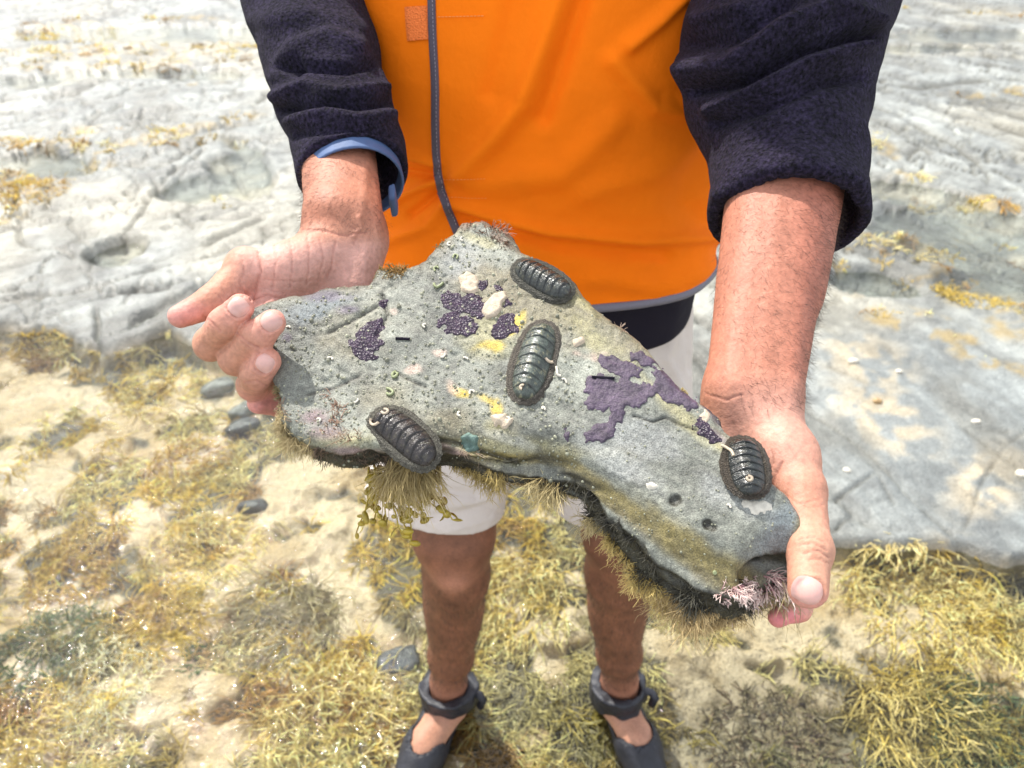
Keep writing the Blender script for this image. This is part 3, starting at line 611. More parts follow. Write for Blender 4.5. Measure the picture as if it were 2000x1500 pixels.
# sand-tube worms and tiny barnacles all over the face
r = np.random.default_rng(5); bl = []; pts = []
for k in range(5200):
    x, y = r.uniform(500, 1560), r.uniform(440, 1150)
    dn = fbm(np.array([[x*.004, y*.004, 3.]]), 2.2, 2, 110)[0]
    bias = 0.25+1.2*max(0, dn)+(.7 if x < 1130 else 0)+(.4 if 730 < y < 860 and x < 1000 else 0)
    if r.uniform() > bias*.55: continue
    l, nn = hit(x, y)
    if l is not None and nn @ rn > .2: pts.append((l, nn))
for l, nn in pts:
    R0 = r.uniform(.0006, .0013)*(.62 if proj(l)[0] > 1120 else .9)*(1.5 if r.uniform() < .12 else 1); a = np.cross(nn, [0.3, .5, .7]); a /= np.linalg.norm(a); b = np.cross(nn, a); V = []
    for k in range(6): V.append(l+(a*math.cos(k*math.pi/3)+b*math.sin(k*math.pi/3))*R0*r.uniform(.8, 1.25)-nn*.0002)
    for k in range(6): V.append(l+(a*math.cos(k*math.pi/3)+b*math.sin(k*math.pi/3))*R0*.6+nn*R0*.75)
    V.append(l+nn*R0*.75)
    F = [[k, (k+1) % 6, 6+(k+1) % 6, 6+k] for k in range(6)]; T = [[6+k, 6+(k+1) % 6, 12] for k in range(6)]
    bl.append((np.array(V), np.array(F), np.array(T), r.uniform(0, 1)))
Vs = np.concatenate([b_[0] for b_ in bl]); off = np.arange(len(bl))*13
Fq = np.concatenate([b_[1]+o_ for b_, o_ in zip(bl, off)]); Ft = np.concatenate([b_[2]+o_ for b_, o_ in zip(bl, off)])
bc = np.concatenate([np.repeat((np.array([[.25, .25, .175]])*(.6+.8*b_[3]**2)), 13, 0) for b_ in bl])
M['barn'] = mat('barnacle', attr=True, rough=.5, n1=[(600, .2)])
o = mk('barnacle', Vs, [Fq, Ft], M['barn'], parent=rock, col=np.clip(bc, 0, .7)); tag(o, kind='stuff', label='tiny pale tube worms and barnacles dotting the rock face')
def worm(cx, cy, n=10, L=16, rad=.0007, curl=2.4, material=None, seed=0, parent=rock, name='worm_tube', lift=.0004):
    r_ = np.random.default_rng(seed); an = r_.uniform(0, 6.28); x, y = cx, cy; P = []
    for k in range(n):
        l, nn = hit(x, y)
        if l is None: break
        P.append(l+nn*(rad*.5+lift)); x += math.cos(an)*L/n*1.6; y += math.sin(an)*L/n*1.6; an += r_.normal(curl/n*1.6, .25)
    if len(P) < 4: return
    V, Q, T = tube(spline(P, 14), rad, 5); return mk(name, V, [Q, T], material or M['shellw'], parent=parent)
M['wormg'] = mat('worm_green', (.26, .29, .15), rough=.5)
wk = [(770, 738, 22, 4.5, 1), (755, 760, 22, 3.5, 1), (866, 552, 18, 2, 1), (885, 504, 14, 2, 1), (1095, 735, 16, .6, 0), (1098, 742, 10, .5, 0), (1420, 988, 8, 2, 0),
      (870, 690, 10, 2, 0), (640, 700, 9, 2, 0), (700, 780, 8, 2, 0), (918, 770, 12, 2, 0), (900, 812, 10, 3, 0), (830, 640, 8, 2, 0), (850, 530, 12, 3, 1), (742, 800, 9, 2, 0), (905, 700, 8, 2, 0), (1395, 1118, 12, 5, 1), 
      (985, 820, 18, 4, 0), (975, 812, 16, 4, 0), (1060, 800, 10, 3, 0), (620, 820, 9, 2, 0), (880, 480, 9, 3, 0), (905, 470, 9, 3, 0), (560, 640, 7, 2, 0)]
for i, (x, y, L, cu, gk) in enumerate(wk): worm(x, y, 9, L*1.0, .00075 if L < 15 else .001, cu, M['wormg'] if gk else M['shellw'], 200+i)
for x, y, w in ((1178, 738, 22), (787, 662, 14)):                       # dark slit shells
    P = [hit(x+dx, y+dx*.05) for dx in np.linspace(-w, w, 8)]; P = [l+nn*.0004 for l, nn in P if l is not None]
    V, Q, T = tube(P, .0011, 6); mk('dark_slit', V, [Q, T], M['dark'], parent=rock)

# ------------------------------------------------------------------ the four chitons on the face of the rock
def chiton(p0, p1, wpx, label, plate, edge, spots, worms=(), seed=0, lift=0.0, bend=0.0):
    """p0 tail end, p1 head end in photograph pixels"""
    a0, a1 = uv(*p0), uv(*p1); Lg = np.linalg.norm(a1-a0); ax = (a1-a0)/Lg; sd_ = np.array([-ax[1], ax[0]]); mid = (a0+a1)/2
    hw = wpx/2/FPX*np.linalg.norm(onplane(*((np.array(p0)+p1)/2))-CAM)*.5*2/2; hw = 1.08*wpx/FPX*0.5*float((onplane(*((np.array(p0)+p1)/2))-CAM) @ FWD)
    r_ = np.random.default_rng(seed)
    # a smooth reference height under the animal
    gx_ = np.array([(mid+ax*u*Lg*.38+sd_*v*hw*.5) for u in (-1, 0, 1) for v in (-1, 0, 1)]); hz = drop(gx_[:, 0], gx_[:, 1]); hz = np.where(hz < -.02, np.nan, hz)
    hm = np.nanmedian(hz)+lift; l_ = (np.nanmean(hz[6:])-np.nanmean(hz[:3]))/(Lg*.76); l_ = 0 if np.isnan(l_) else np.clip(l_, -.2, .2)
    loc = toW(mid[0], mid[1], hm)
    root = empty('chiton', loc, label, 'chiton', 'chitons clinging to the face of the held rock')
    def T(u, v, h):                                          # u along (-.5..+.5 of length), v across (in metres), h above
        u = np.asarray(u); v = np.asarray(v); k = bend*(u*u*4-1)*-1
        a = mid[0]+ax[0]*u*Lg+sd_[0]*(v+k*hw*.25); b = mid[1]+ax[1]*u*Lg+sd_[1]*(v+k*hw*.25)
        return toW(a, b, hm+l_*u*Lg+h-0.10*v*v/hw)
    H = hw*0.46
    nt_ = 110; nr = 12; V = []; th = np.linspace(0, 2*math.pi, nt_, endpoint=False)
    for j in range(nr+1):
        s_ = j/nr; rad = 1.0-0.36*s_; h = H*.40*math.sin(math.pi*min(1, s_*1.35)*.5)-.0004*(1-s_)**3+.0010*(1-s_)
        nz = 1+.012*np.sin(th*37+j)+.012*np.sin(th*23)
        cu = np.sign(np.cos(th))*np.abs(np.cos(th))**.92*.5*rad**(.75)*nz; cv = np.sign(np.sin(th))*np.abs(np.sin(th))**.85*hw*rad*nz
        V.append(T(cu, cv, h+np.full(nt_, 0.)+.00015*((np.arange(nt_)+j) % 2)))
    V = np.stack(V).reshape(-1, 3); Q = np.array([[j*nt_+k, j*nt_+(k+1) % nt_, (j+1)*nt_+(k+1) % nt_, (j+1)*nt_+k] for j in range(nr) for k in range(nt_)])
    gcol = np.array(edge)*(1+.35*fbm(V, 600, 2, seed)[:, None]); gcol = gcol*(1+.45*np.sin(np.repeat(np.arange(nr+1), nt_)*1.4)[:, None]*.5)
    mk('girdle', V, Q, M['girdle'], parent=root, col=np.clip(gcol, .005, .8))
    # eight overlapping plates
    ub = np.array([-.435, -.315, -.20, -.09, .02, .13, .24, .335, .43]); nu, nv = 12, 22
    for i in range(8):
        u0, u1 = ub[i]-.012, ub[i+1]+.028 if i < 7 else ub[i+1]
        V = []; cl = []; so = r_.uniform(-.15, .15)
        for a in range(nu+1):
            t_ = a/nu
            for b in range(nv+1):
                v = b/nv*2-1
                u = u0+(u1-u0)*t_
                u = u-0.055*(abs(v)**1.5)*(1 if i < 7 else 1-t_*1.0)+0.02*(1-abs(v))*0
                if i == 0: u = max(u, -.445)
                env = math.sqrt(max(0.0, 1-(min(abs(u)/.455, .999))**3.2))
                v2 = v*hw*.70*max(env, .03)*(1-.0*t_)
                prof = (1-abs(v)**2.1)
                h = H*(.40+.66*prof*max(env, .05)**.9)+.0014*(1-t_)*prof+(-.0004 if t_ > .92 else 0)-(.0016 if abs(v) > .985 else 0)
                h += .00028*(1-min(1, abs(v)/.08)) + .00012*math.sin((t_*3+abs(v)*10)*6)
                if i in (0, 7): h -= .0022*(((1-t_) if i == 0 else t_)**3)
                if a == 0 and i > 0: h -= .0016
                V.append((u, v2, h))
                k = 1.0-.40*(t_ > .90)-.45*(t_ < .10)*(i > 0)+so*.6+.18*math.sin(v*9+i)+(.35 if abs(v) < .10 else 0)*(.5)
                cl.append(np.array(plate)*k)
        V = np.array(V); Wd = T(V[:, 0], V[:, 1], V[:, 2]); Q = np.array([[a*(nv+1)+b, a*(nv+1)+b+1, (a+1)*(nv+1)+b+1, (a+1)*(nv+1)+b] for a in range(nu) for b in range(nv)])
        cl = np.array(cl)*(1+.8*fbm(Wd, 240, 3, seed+i)[:, None]); sp_ = sstep(.28, .4, fbm(Wd, 520, 2, seed+50))[:, None]*spots
        cl = cl*(1-sp_)+np.array([.26, .24, .13])*sp_
        o = mk('valve', Wd, Q, M['valve'], parent=root, col=np.clip(cl, .004, .7))
    for (u, v, L, cu, sd2) in worms:
        P = []; an = sd2*1.3; x, y = u, v
        for k in range(12):
            env = math.sqrt(max(0, 1-(min(abs(x)/.455, .99))**3.2)); vv = np.clip(abs(y)/(.70*max(env, .1)), 0, 1)
            P.append(T(x, y*hw, H*(.40+.66*(1-vv**2.1)*env**.9)+.0009)); x += math.cos(an)*L/12/Lg; y += math.sin(an)*L/12/hw; an += cu/12
        V, Q, Tt = tube(spline(P, 20), .00095, 6); mk('worm_tube', V, [Q, Tt], M['shell'], parent=root)
    return root
chiton((1118, 584), (1003, 514), 76, 'dark ridged chiton on the upper edge of the rock against the orange vest', (.024, .028, .024), (.075, .072, .055), .15, seed=31, lift=.001)
chiton((1018, 792), (1068, 628), 92, 'long grey green chiton in the middle of the held rock', (.048, .060, .048), (.105, .090, .070), .45, worms=[(-.34, .05, .005, 4, 1), (.02, -.45, .006, 2, 3)], seed=32)
chiton((850, 908), (727, 806), 92, 'blackish brown chiton at the lower left edge above the hanging seaweed', (.022, .017, .015), (.105, .098, .075), .10, worms=[(.36, -.12, .010, 5.5, 2), (.30, .30, .010, -3, 1)], seed=33, bend=-.6)
chiton((1462, 984), (1447, 850), 92, 'glossy black chiton at the narrow right end of the rock beside the palm', (.014, .017, .015), (.060, .048, .034), .08, worms=[(-.22, .12, .009, 6.5, 2), (.12, .50, .012, 1.4, 0)], seed=34, lift=.0015)

# ------------------------------------------------------------------ weeds growing on the rock
def verts_near(pl, w, cond=None):
    d = polydist(rpx, rpy, pl); k = d < w
    if cond is not None: k &= cond
    return np.where(k)[0]
sidec = (RN @ rn < .55)
facing = np.einsum('ij,ij->i', RN, (CAM-RV)) > 0
def tuft(name, pl, w, n, L, rad, dirw, col, tip=None, seed=0, label=None, nseg=5, sides=3, wig=.8, droop=(0, 0, -.8), cond=sidec, spread=.5, branch=0, top=False, cat='seaweed', lab=None):
    r_ = np.random.default_rng(seed); ids = verts_near(pl, w, cond)
    if len(ids) == 0: ids = verts_near(pl, w*2.5)
    if len(ids) == 0: print('no verts', name, pl); return None
    k = r_.choice(ids, n); root = RV2[k]-RN[k]*.0006; nr_ = RN[k]
    cl_ = np.stack([noise(root, 170, 5+i_) for i_ in range(3)], 1); cn_ = noise(root, 95, 9); L = L*np.clip(.75+1.3*cn_, .25, 1.7)
    D = nr_*.7+np.asarray(dirw)+cl_*1.5+r_.normal(0, spread*.6, (n, 3))
    V, Q, C = strands(root, D, r_.uniform(.45, 1, n)*L, r_.uniform(rad*.7, rad*1.2, n), nseg, sides, wig, droop, .6, col, seed+1, .3, tip)
    parts = [(V, Q, C)]; per = (nseg+1)*sides
    for bnum in range(branch):
        # side shoots from random nodes
        ring = V.reshape(n, nseg+1, sides, 3).mean(2); st = r_.integers(1, nseg, n); rt = ring[np.arange(n), st]; d2 = (ring[np.arange(n), st+1]-ring[np.arange(n), st])
        d2 = d2/np.linalg.norm(d2, axis=1)[:, None]+r_.normal(0, .55, (n, 3))
        parts.append(strands(rt, d2, r_.uniform(.2, .45, n)*L, rad*.7, 3, sides, wig*.7, droop, .6, col if tip is None else (np.asarray(col)*.4+np.asarray(tip)*.6), seed+7+bnum, .3, tip))
    V, Q, C = merge(parts)
    if top:
        o = mk(name, V, Q, M['strand'], col=np.clip(C, .004, .8), local=root.mean(0)); tag(o, lab, cat)
    else:
        o = mk(name, V, Q, M['strand'], parent=rock, col=np.clip(C, .004, .8)); o['kind'] = 'stuff'
        if label: o['label'] = label
    return o
DN = np.array([0, 0, -1.]); tanc = (.42, .32, .15); tant = (.62, .50, .26)
# fringe along the lower edge
tuft('weed_tuft', [(540, 815), (545, 850), (580, 875), (600, 885)], 16, 620, .012, .00028, (-.25, -.1, -.15), tanc, tant, 301, 'bushy straw coloured tuft at the lower left corner', cond=None, branch=2, spread=.6)
tuft('weed_tuft', [(560, 800), (640, 835), (690, 850)], 16, 230, .012, .00030, rn*.4, (.22, .12, .07), (.42, .30, .20), 302, 'brownish pink filaments above the lower left edge', cond=None, branch=1, wig=2.2)
tuft('weed_tuft', [(640, 775), (660, 800), (655, 835)], 8, 110, .009, .00032, rn*.5+RIGHT*.2, (.24, .12, .08), (.40, .25, .17), 303, None, cond=None, branch=2, wig=2.0)
tuft('weed_tuft', [(600, 880), (700, 892), (760, 900)], 12, 320, .006, .00030, DN*.3, (.05, .035, .025), (.20, .13, .08), 304, None, branch=1)
tuft('weed_curtain', [(765, 905), (800, 915), (855, 918)], 12, 520, .027, .00034, DN*.9-FWD*.15, (.36, .26, .10), (.56, .44, .20), 305, 'long straight tan filaments hanging below the dark chiton', branch=1, wig=.45, droop=(0, 0, -.8), spread=.22)
tuft('weed_fringe', [(880, 920), (930, 925), (975, 930)], 12, 520, .014, .00028, DN*.8, (.36, .26, .08), (.58, .44, .16), 306, None, branch=1, spread=.4)
tuft('weed_fringe', [(975, 930), (1060, 935)], 10, 160, .008, .00028, DN*.7, (.12, .08, .03), (.36, .27, .12), 307, None, branch=1, spread=.5)
tuft('weed_fringe', [(1070, 940), (1110, 975), (1150, 1020), (1172, 1050)], 16, 1000, .016, .00026, DN*.5-RIGHT*.65, (.32, .24, .10), (.70, .58, .30), 308, 'feathery straw coloured fringe below the bend of the rock', branch=2, spread=.55)
tuft('weed_fringe', [(1180, 1050), (1215, 1100), (1260, 1140), (1300, 1165)], 16, 1300, .014, .00026, DN*.45-RIGHT*.6, (.38, .26, .07), (.78, .60, .22), 309, 'golden fringe under the dark side of the rock', branch=2, spread=.55)
tuft('weed_fringe', [(1290, 1160), (1370, 1205), (1440, 1220), (1510, 1215)], 18, 1700, .019, .00026, DN*.8-RIGHT*.2, (.26, .17, .07), (.72, .54, .26), 310, 'shaggy tan fringe along the lowest edge of the rock', branch=2, spread=.5)
tuft('weed_tuft', [(1535, 1185), (1560, 1190)], 22, 260, .022, .0003, DN*.8+RIGHT*.35, (.30, .22, .10), (.52, .42, .22), 311, None, branch=2, spread=.3)
tuft('dark_filaments', [(1080, 930), (1200, 1020), (1330, 1130), (1450, 1190), (1520, 1180)], 45, 5200, .0095, .00030, DN*.35-RIGHT*.55, (.022, .020, .014), (.085, .080, .055), 312, 'wet black filaments matted over the side of the rock', cond=sidec & (C_ < -.010), spread=.35, wig=.9, nseg=3)
tuft('dark_filaments', [(600, 890), (760, 905), (900, 915), (1060, 925)], 22, 1500, .005, .00030, DN*.4, (.030, .026, .014), (.11, .09, .05), 313, None, cond=sidec & (C_ < -.008), spread=.5, nseg=3)
# tufts on the upper edges
tuft('weed_tuft', [(725, 535), (750, 522), (780, 530)], 12, 420, .0075, .00035, UP*.3+rn*.3, (.15, .09, .03), (.34, .20, .05), 314, 'curly brown moss on the notch in the upper edge', cond=None, branch=2, wig=2.4, spread=.7)
tuft('weed_tuft', [(855, 480), (868, 465)], 8, 70, .007, .0003, -RIGHT*.5, (.16, .10, .04), (.34, .25, .09), 315, None, cond=None, branch=1)
tuft('weed_tuft', [(942, 436), (965, 445), (985, 455)], 6, 90, .010, .00034, UP*.6+rn*.2, (.14, .06, .04), (.36, .20, .12), 316, 'reddish bristles on the peak of the rock', cond=None, branch=1)
tuft('weed_tuft', [(900, 440), (950, 450), (990, 478)], 8, 240, .004, .0003, rn*.5, (.06, .04, .025), (.20, .10, .05), 317, None, cond=None, branch=1)
tuft('weed_tuft', [(1205, 642), (1215, 645)], 5, 26, .009, .0003, rn*.4+RIGHT*.3, (.25, .17, .12), (.45, .33, .24), 318, None, cond=None)
tuft('weed_tuft', [(1345, 752), (1385, 775)], 7, 80, .009, .0003, UP*.4+RIGHT*.6, (.22, .17, .05), (.45, .34, .12), 319, None, cond=None, branch=1)
tuft('weed_tuft', [(905, 875), (925, 880)], 7, 40, .009, .0003, rn*.4, (.22, .15, .10), (.42, .32, .22), 320, None, cond=None)
tuft('weed_tuft', [(640, 556), (665, 553)], 5, 60, .003, .0003, UP*.4, (.35, .28, .2), (.5, .42, .3), 321, None, cond=None)
tuft('weed_tuft', [(540, 760), (545, 800)], 8, 130, .006, .0003, -RIGHT*.6, (.15, .12, .05), (.32, .26, .12), 322, None, cond=None, branch=1)
tuft('coralline_tuft', [(1420, 1165), (1460, 1150), (1500, 1130)], 16, 520, .013, .00042, DN*.35+RIGHT*.25+rn*.5, (.34, .13, .15), (.88, .70, .62), 323, top=True, lab='pink and white branching tuft under the nose of the held rock', cat='coralline algae', cond=None, branch=3, wig=.6, spread=.5)
# hanging bladder weed with pods
bw = empty('bladder_seaweed', onplane(790, 920, -.03), 'olive bladder seaweed with round pods hanging below the held rock', 'seaweed')
M['kelp'] = mat('kelp', (.36, .27, .03), rough=.35, n1=[(200, .3)], bumps=[('n', 400, .4, .001)], sss=.1)
r = np.random.default_rng(77); Vst = []; podn = 0
for k in range(44):
    q0 = r.uniform(); s0 = J(715+130*q0, r.uniform(905, 922), .53+r.uniform(-.012, .02)); L = r.uniform(.028, .056)*(1.1-.5*abs(q0-.25)); P = [s0]; d = np.array([r.uniform(-.15, .28), r.uniform(-.2, .2), -1.])
    for i in range(7): d = d+r.normal(0, .20, 3); d[2] = min(d[2], -.35); d /= np.linalg.norm(d); P.append(P[-1]+d*L/7)
    V, Q, T = tube(P, np.linspace(.0009, .0005, 8), 5); o = mk('stem', V, [Q, T], M['kelp'], parent=bw)
    for i in range(1, 8):
        if r.uniform() < .62:
            a = r.normal(0, 1, 3); a[2] = -abs(a[2]); a /= np.linalg.norm(a); ctr = P[i]+a*.0026; R0 = r.uniform(.0018, .0034); th = np.linspace(0, math.pi, 6); V = []
            x1 = np.cross(a, [0.2, .9, .3]); x1 /= np.linalg.norm(x1); x2 = np.cross(a, x1); el = r.uniform(1, 1.6)
            for t_ in th:
                for j in range(8): V.append(ctr+a*math.cos(t_)*R0*el+(x1*math.cos(j*math.pi/4)+x2*math.sin(j*math.pi/4)*.75)*math.sin(t_)*R0)
            Q = np.array([[m_*8+j, m_*8+(j+1) % 8, (m_+1)*8+(j+1) % 8, (m_+1)*8+j] for m_ in range(5) for j in range(8)]); mk('pod', np.array(V), Q, M['kelp'], parent=bw)
        else:
            a = r.normal(0, .8, 3)+np.array([0, 0, -.9]); a /= np.linalg.norm(a); w_ = np.cross(a, r.normal(0, 1, 3)); w_ /= np.linalg.norm(w_); nn_ = np.cross(a, w_); L2 = r.uniform(.005, .009); ww = r.uniform(.0008, .0018); V = []
            for i2, (s_, k_) in enumerate(((0, .3), (.35, 1), (.7, .8), (1, .15))):
                c0 = P[i]+a*L2*s_+nn_*.0012*math.sin(s_*3); V += [c0-w_*ww*k_-nn_*.0002, c0+w_*ww*k_-nn_*.0002, c0+w_*ww*k_*.8+nn_*.0003, c0-w_*ww*k_*.8+nn_*.0003]
            Q = np.array([[m_*4+j, m_*4+(j+1) % 4, (m_+1)*4+(j+1) % 4, (m_+1)*4+j] for m_ in range(3) for j in range(4)]+[[3, 2, 1, 0], [12, 13, 14, 15]]); mk('blade', np.array(V), Q, M['kelp'], parent=bw)

# ------------------------------------------------------------------ the person
SK0 = np.array([.50, .235, .155])
def skin_sdf_left(P):                                         # the hand at the left of the photograph
    def c(a, b, r0, r1): return cap(P, J(*a), J(*b), r0, r1)
    f1 = smin(c((622, 60, .79), (652, 425, .607), .0260, .0225), c((655, 60, .79), (692, 425, .610), .0260, .0225), .012)
    f1 = smin(f1, c((652, 425, .607), (640, 480, .603), .022, .018), .01)
    palm = c((640, 470, .606), (505, 628, .568), .0165, .0135)
    palm = smin(palm, c((665, 480, .612), (530, 690, .576), .016, .013), .010)
    palm = smin(palm, c((700, 480, .614), (560, 750, .585), .017, .0125), .010)
    palm = smin(palm, c((712, 470, .612), (600, 790, .592), .018, .012), .012)
    palm = smin(palm, c((705, 480, .604), (690, 560, .598), .017, .017), .010)
    f1 = smin(f1, palm, .014)
    th = smin(c((640, 490, .596), (560, 530, .580), .020, .0205), c((560, 525, .582), (485, 530, .572), .0190, .0150), .008)
    th = smin(th, c((483, 528, .572), (415, 590, .552), .0142, .0115), .004)
    th = smin(th, ell(P, J(478, 520, .572), (.0142, .0142, .0142)), .006)
    th = smin(th, c((415, 590, .552), (352, 618, .540), .0116, .0084), .004)
    f1 = smin(f1, th, .009)
    idx = chain(P, [J(505, 628, .568), J(412, 672, .530), J(440, 632, .512), J(470, 600, .508)], [.0125, .0112, .0108, .0090])
    mid = chain(P, [J(530, 690, .574), J(462, 700, .528), J(500, 660, .513), J(532, 630, .507)], [.0125, .0115, .0112, .0088])
    rin = chain(P, [J(560, 750, .585), J(494, 752, .545), J(502, 732, .522), J(522, 705, .513)], [.012, .0108, .0107, .0092])
    pin = chain(P, [J(600, 790, .592), J(548, 788, .575), J(505, 787, .553)], [.011, .0098, .0080])
    d = f1
    for g_, k in ((idx, .0022), (mid, .0012), (rin, .0012), (pin, .0018)): d = smin(d, g_, k)
    return d
def skin_sdf_right(P):
    def c(a, b, r0, r1): return cap(P, J(*a), J(*b), r0, r1)
    f1 = smin(c((1537, 120, .686), (1437, 765, .530), .041, .0205), c((1586, 120, .686), (1504, 765, .527), .041, .0215), .014)
    f1 = smin(f1, cap(P, J(1550, 330, .638), J(1515, 560, .580), .037, .030), .02)
    palm = c((1437, 765, .530), (1400, 930, .530), .0195, .018)
    palm = smin(palm, c((1460, 780, .530), (1440, 1030, .530), .019, .0145), .01)
    palm = smin(palm, c((1480, 790, .528), (1500, 1050, .520), .019, .0145), .01)
    palm = smin(palm, c((1500, 800, .526), (1560, 1040, .508), .0185, .0140), .01)
    f1 = smin(f1, palm, .014)
    th = smin(c((1495, 810, .520), (1535, 890, .500), .0190, .0200), c((1535, 890, .500), (1563, 960, .480), .0195, .0155), .008)
    th = smin(th, c((1563, 955, .480), (1581, 1068, .452), .0150, .0122), .004)
    th = smin(th, ell(P, J(1584, 1078, .451), (.0128, .0125, .0125)), .004)
    th = smin(th, c((1581, 1068, .452), (1578, 1150, .436), .0122, .0112), .004)
    f1 = smin(f1, th, .010)
    idx = chain(P, [J(1560, 1040, .508), J(1574, 1140, .495), J(1556, 1186, .482), J(1520, 1206, .476)], [.0125, .0102, .0085, .0062])
    mid = chain(P, [J(1500, 1050, .520), J(1500, 1150, .515), J(1450, 1160, .505)], [.012, .011, .009])
    rin = chain(P, [J(1440, 1030, .530), J(1430, 1110, .525), J(1390, 1110, .515)], [.012, .011, .009])
    return smin(smin(smin(f1, idx, .002), mid, .003), rin, .003)
CREL = [  # creases of the left hand: polyline, width px, depth
    ([(505, 492), (508, 530), (500, 560), (492, 585)], 2.6, .0014), ([(492, 585), (520, 575), (560, 588), (600, 590)], 2.5, .0010), ([(470, 500), (478, 530), (470, 555), (485, 580)], 1.8, .0006), ([(535, 465), (540, 510), (530, 560)], 1.6, .0006), ([(565, 462), (572, 505), (566, 560)], 1.5, .0006),
    ([(600, 456), (606, 500), (598, 555)], 1.6, .0006), ([(625, 460), (632, 505), (622, 550)], 1.5, .0005), ([(655, 470), (650, 510), (640, 545)], 1.8, .0007), ([(515, 545), (570, 550), (620, 545)], 1.3, .0004), ([(508, 560), (555, 572), (600, 570)], 1.3, .0004),
    ([(590, 448), (640, 452), (680, 462), (715, 455)], 2.4, .0007), ([(690, 445), (705, 455), (690, 475)], 2.0, .0006), ([(460, 560), (480, 572), (492, 575)], 1.4, .0005), ([(505, 600), (530, 582), (560, 578)], 1.4, .0005),
    ([(398, 618), (415, 632), (432, 648)], 2.2, .0009), ([(402, 628), (420, 645)], 1.6, .0005), ([(462, 650), (482, 668), (505, 680)], 2.3, .0010), ([(470, 668), (488, 680)], 1.6, .0006), ([(478, 745), (500, 742), (520, 752)], 2.0, .0006),
    ([(412, 565), (430, 580), (440, 600)], 1.8, .0005), ([(425, 552), (440, 575)], 1.5, .0004), ([(480, 575), (470, 590), (455, 600)], 1.6, .0006)]
CRER = [([(1378, 768), (1420, 780), (1450, 770)], 2.2, .0006), ([(1530, 905), (1515, 930), (1508, 950), (1520, 960)], 2.4, .0010), ([(1508, 880), (1512, 905), (1500, 925)], 1.8, .0007), ([(1525, 960), (1560, 985), (1600, 972)], 1.5, .0005),
        ([(1555, 985), (1585, 992), (1610, 985)], 1.4, .0004), ([(1560, 1055), (1590, 1048), (1612, 1060)], 1.8, .0007), ([(1562, 1066), (1592, 1062), (1615, 1075)], 1.8, .0008), ([(1570, 1082), (1598, 1075), (1618, 1088)], 1.8, .0007), ([(1575, 1094), (1600, 1092), (1618, 1100)], 1.5, .0005),
        ([(1540, 870), (1560, 900), (1590, 915)], 1.5, .0004), ([(1412, 735), (1405, 760)], 2.0, .0005)]
VEIL = [([(715, 300), (712, 380), (700, 430), (712, 470), (715, 520)], 9, .0010), ([(748, 300), (742, 420), (735, 480)], 10, .0008), ([(700, 425), (706, 446), (688, 462)], 4.5, .0010)]
VEIR = [([(1428, 660), (1422, 715), (1434, 750)], 9, .0005), ([(1480, 300), (1455, 560), (1440, 720), (1430, 800)], 26, .0005), ([(1530, 300), (1495, 640), (1478, 840)], 16, .0006), ([(1575, 350), (1562, 600), (1550, 760), (1530, 860)], 18, .0007)]
def hand(fn, pts, pad, cre, vei, nails, h=.00115):
    lo, hi = box_of([J(*p) for p in pts], pad); V, Q = nets(fn, lo, hi, h); V = smooth(V, Q, 1, .4); Nn = vnormals(V, Q)
    if np.mean(fn(V[::50]+Nn[::50]*1e-3) > fn(V[::50])) < .5: Nn = -Nn; Q = Q[:, ::-1]
    x, y, z = proj(V); fc = np.einsum('ij,ij->i', Nn, (CAM-V)/np.linalg.norm(CAM-V, axis=1)[:, None]); vis = sstep(0, .35, fc)
    d = 0.0004*fbm(V, 70, 3, 130)+.00018*fbm(V, 380, 2, 131); cg = np.zeros(len(V))
    wob = 3*fbm(V, 120, 2, 132)
    for pl, w, dp in cre:
        e = np.exp(-(polydist(x+wob, y+wob, pl)/w)**2); d -= dp*e*vis; cg = np.maximum(cg, e*min(1, dp/.0008))
    for pl, w, dp in vei: d += dp*np.exp(-(polydist(x, y, pl)/w)**2)*vis
    for cx_, cy_, aw, al_, an_ in nails:                      # the fold of skin round each nail
        a_ = math.radians(an_); ux, uy = (x-cx_)*math.cos(a_)+(y-cy_)*math.sin(a_), -(x-cx_)*math.sin(a_)+(y-cy_)*math.cos(a_)   # u toward the tip
        rr = (np.abs(ux/al_)**2.6+np.abs(uy/aw)**2.6)**(1/2.6); e = np.exp(-((rr-1.06)/.07)**2)*sstep(.95, .6, ux/al_)*vis; d -= .0009*e; cg = np.maximum(cg, e*.8); d += .0006*np.exp(-((rr-1.32)/.14)**2)*sstep(.8, .4, ux/al_)*vis
    V = V+Nn*d[:, None]; c = np.repeat(SK0[None], len(V), 0)*(1+.10*fbm(V, 40, 3, 133)[:, None]+.06*fbm(V, 200, 2, 134)[:, None])
    return V, Q, Nn, c, x, y, cg
def lm(c, t, w): w = np.clip(w, 0, 1)[:, None]; return c*(1-w)+np.asarray(t)*w
LV, LQ, LN, LC, x, y, cg = hand(skin_sdf_left, [(680, 190, .62), (620, 200, .70), (790, 250, .69), (790, 420, .64), (330, 620, .53), (480, 590, .50), (540, 640, .49), (600, 800, .62), (480, 800, .55), (740, 600, .66)], .012, CREL, VEIL, [(464, 598, 19, 19, -50), (527, 626, 19, 19, -35), (514, 708, 18, 19, -60)])
palm = sstep(455, 490, y)*sstep(440, 500, x)*sstep(640, 600, y)
LC = lm(LC, [.60, .33, .27], palm*.85); arm = sstep(470, 420, y); LC = lm(LC, [.40, .165, .10], arm*.85); LC = lm(LC, [.40, .13, .08], .6*sstep(700, 760, x)*arm)  # forearm's right edge coloured darker red for its shaded side
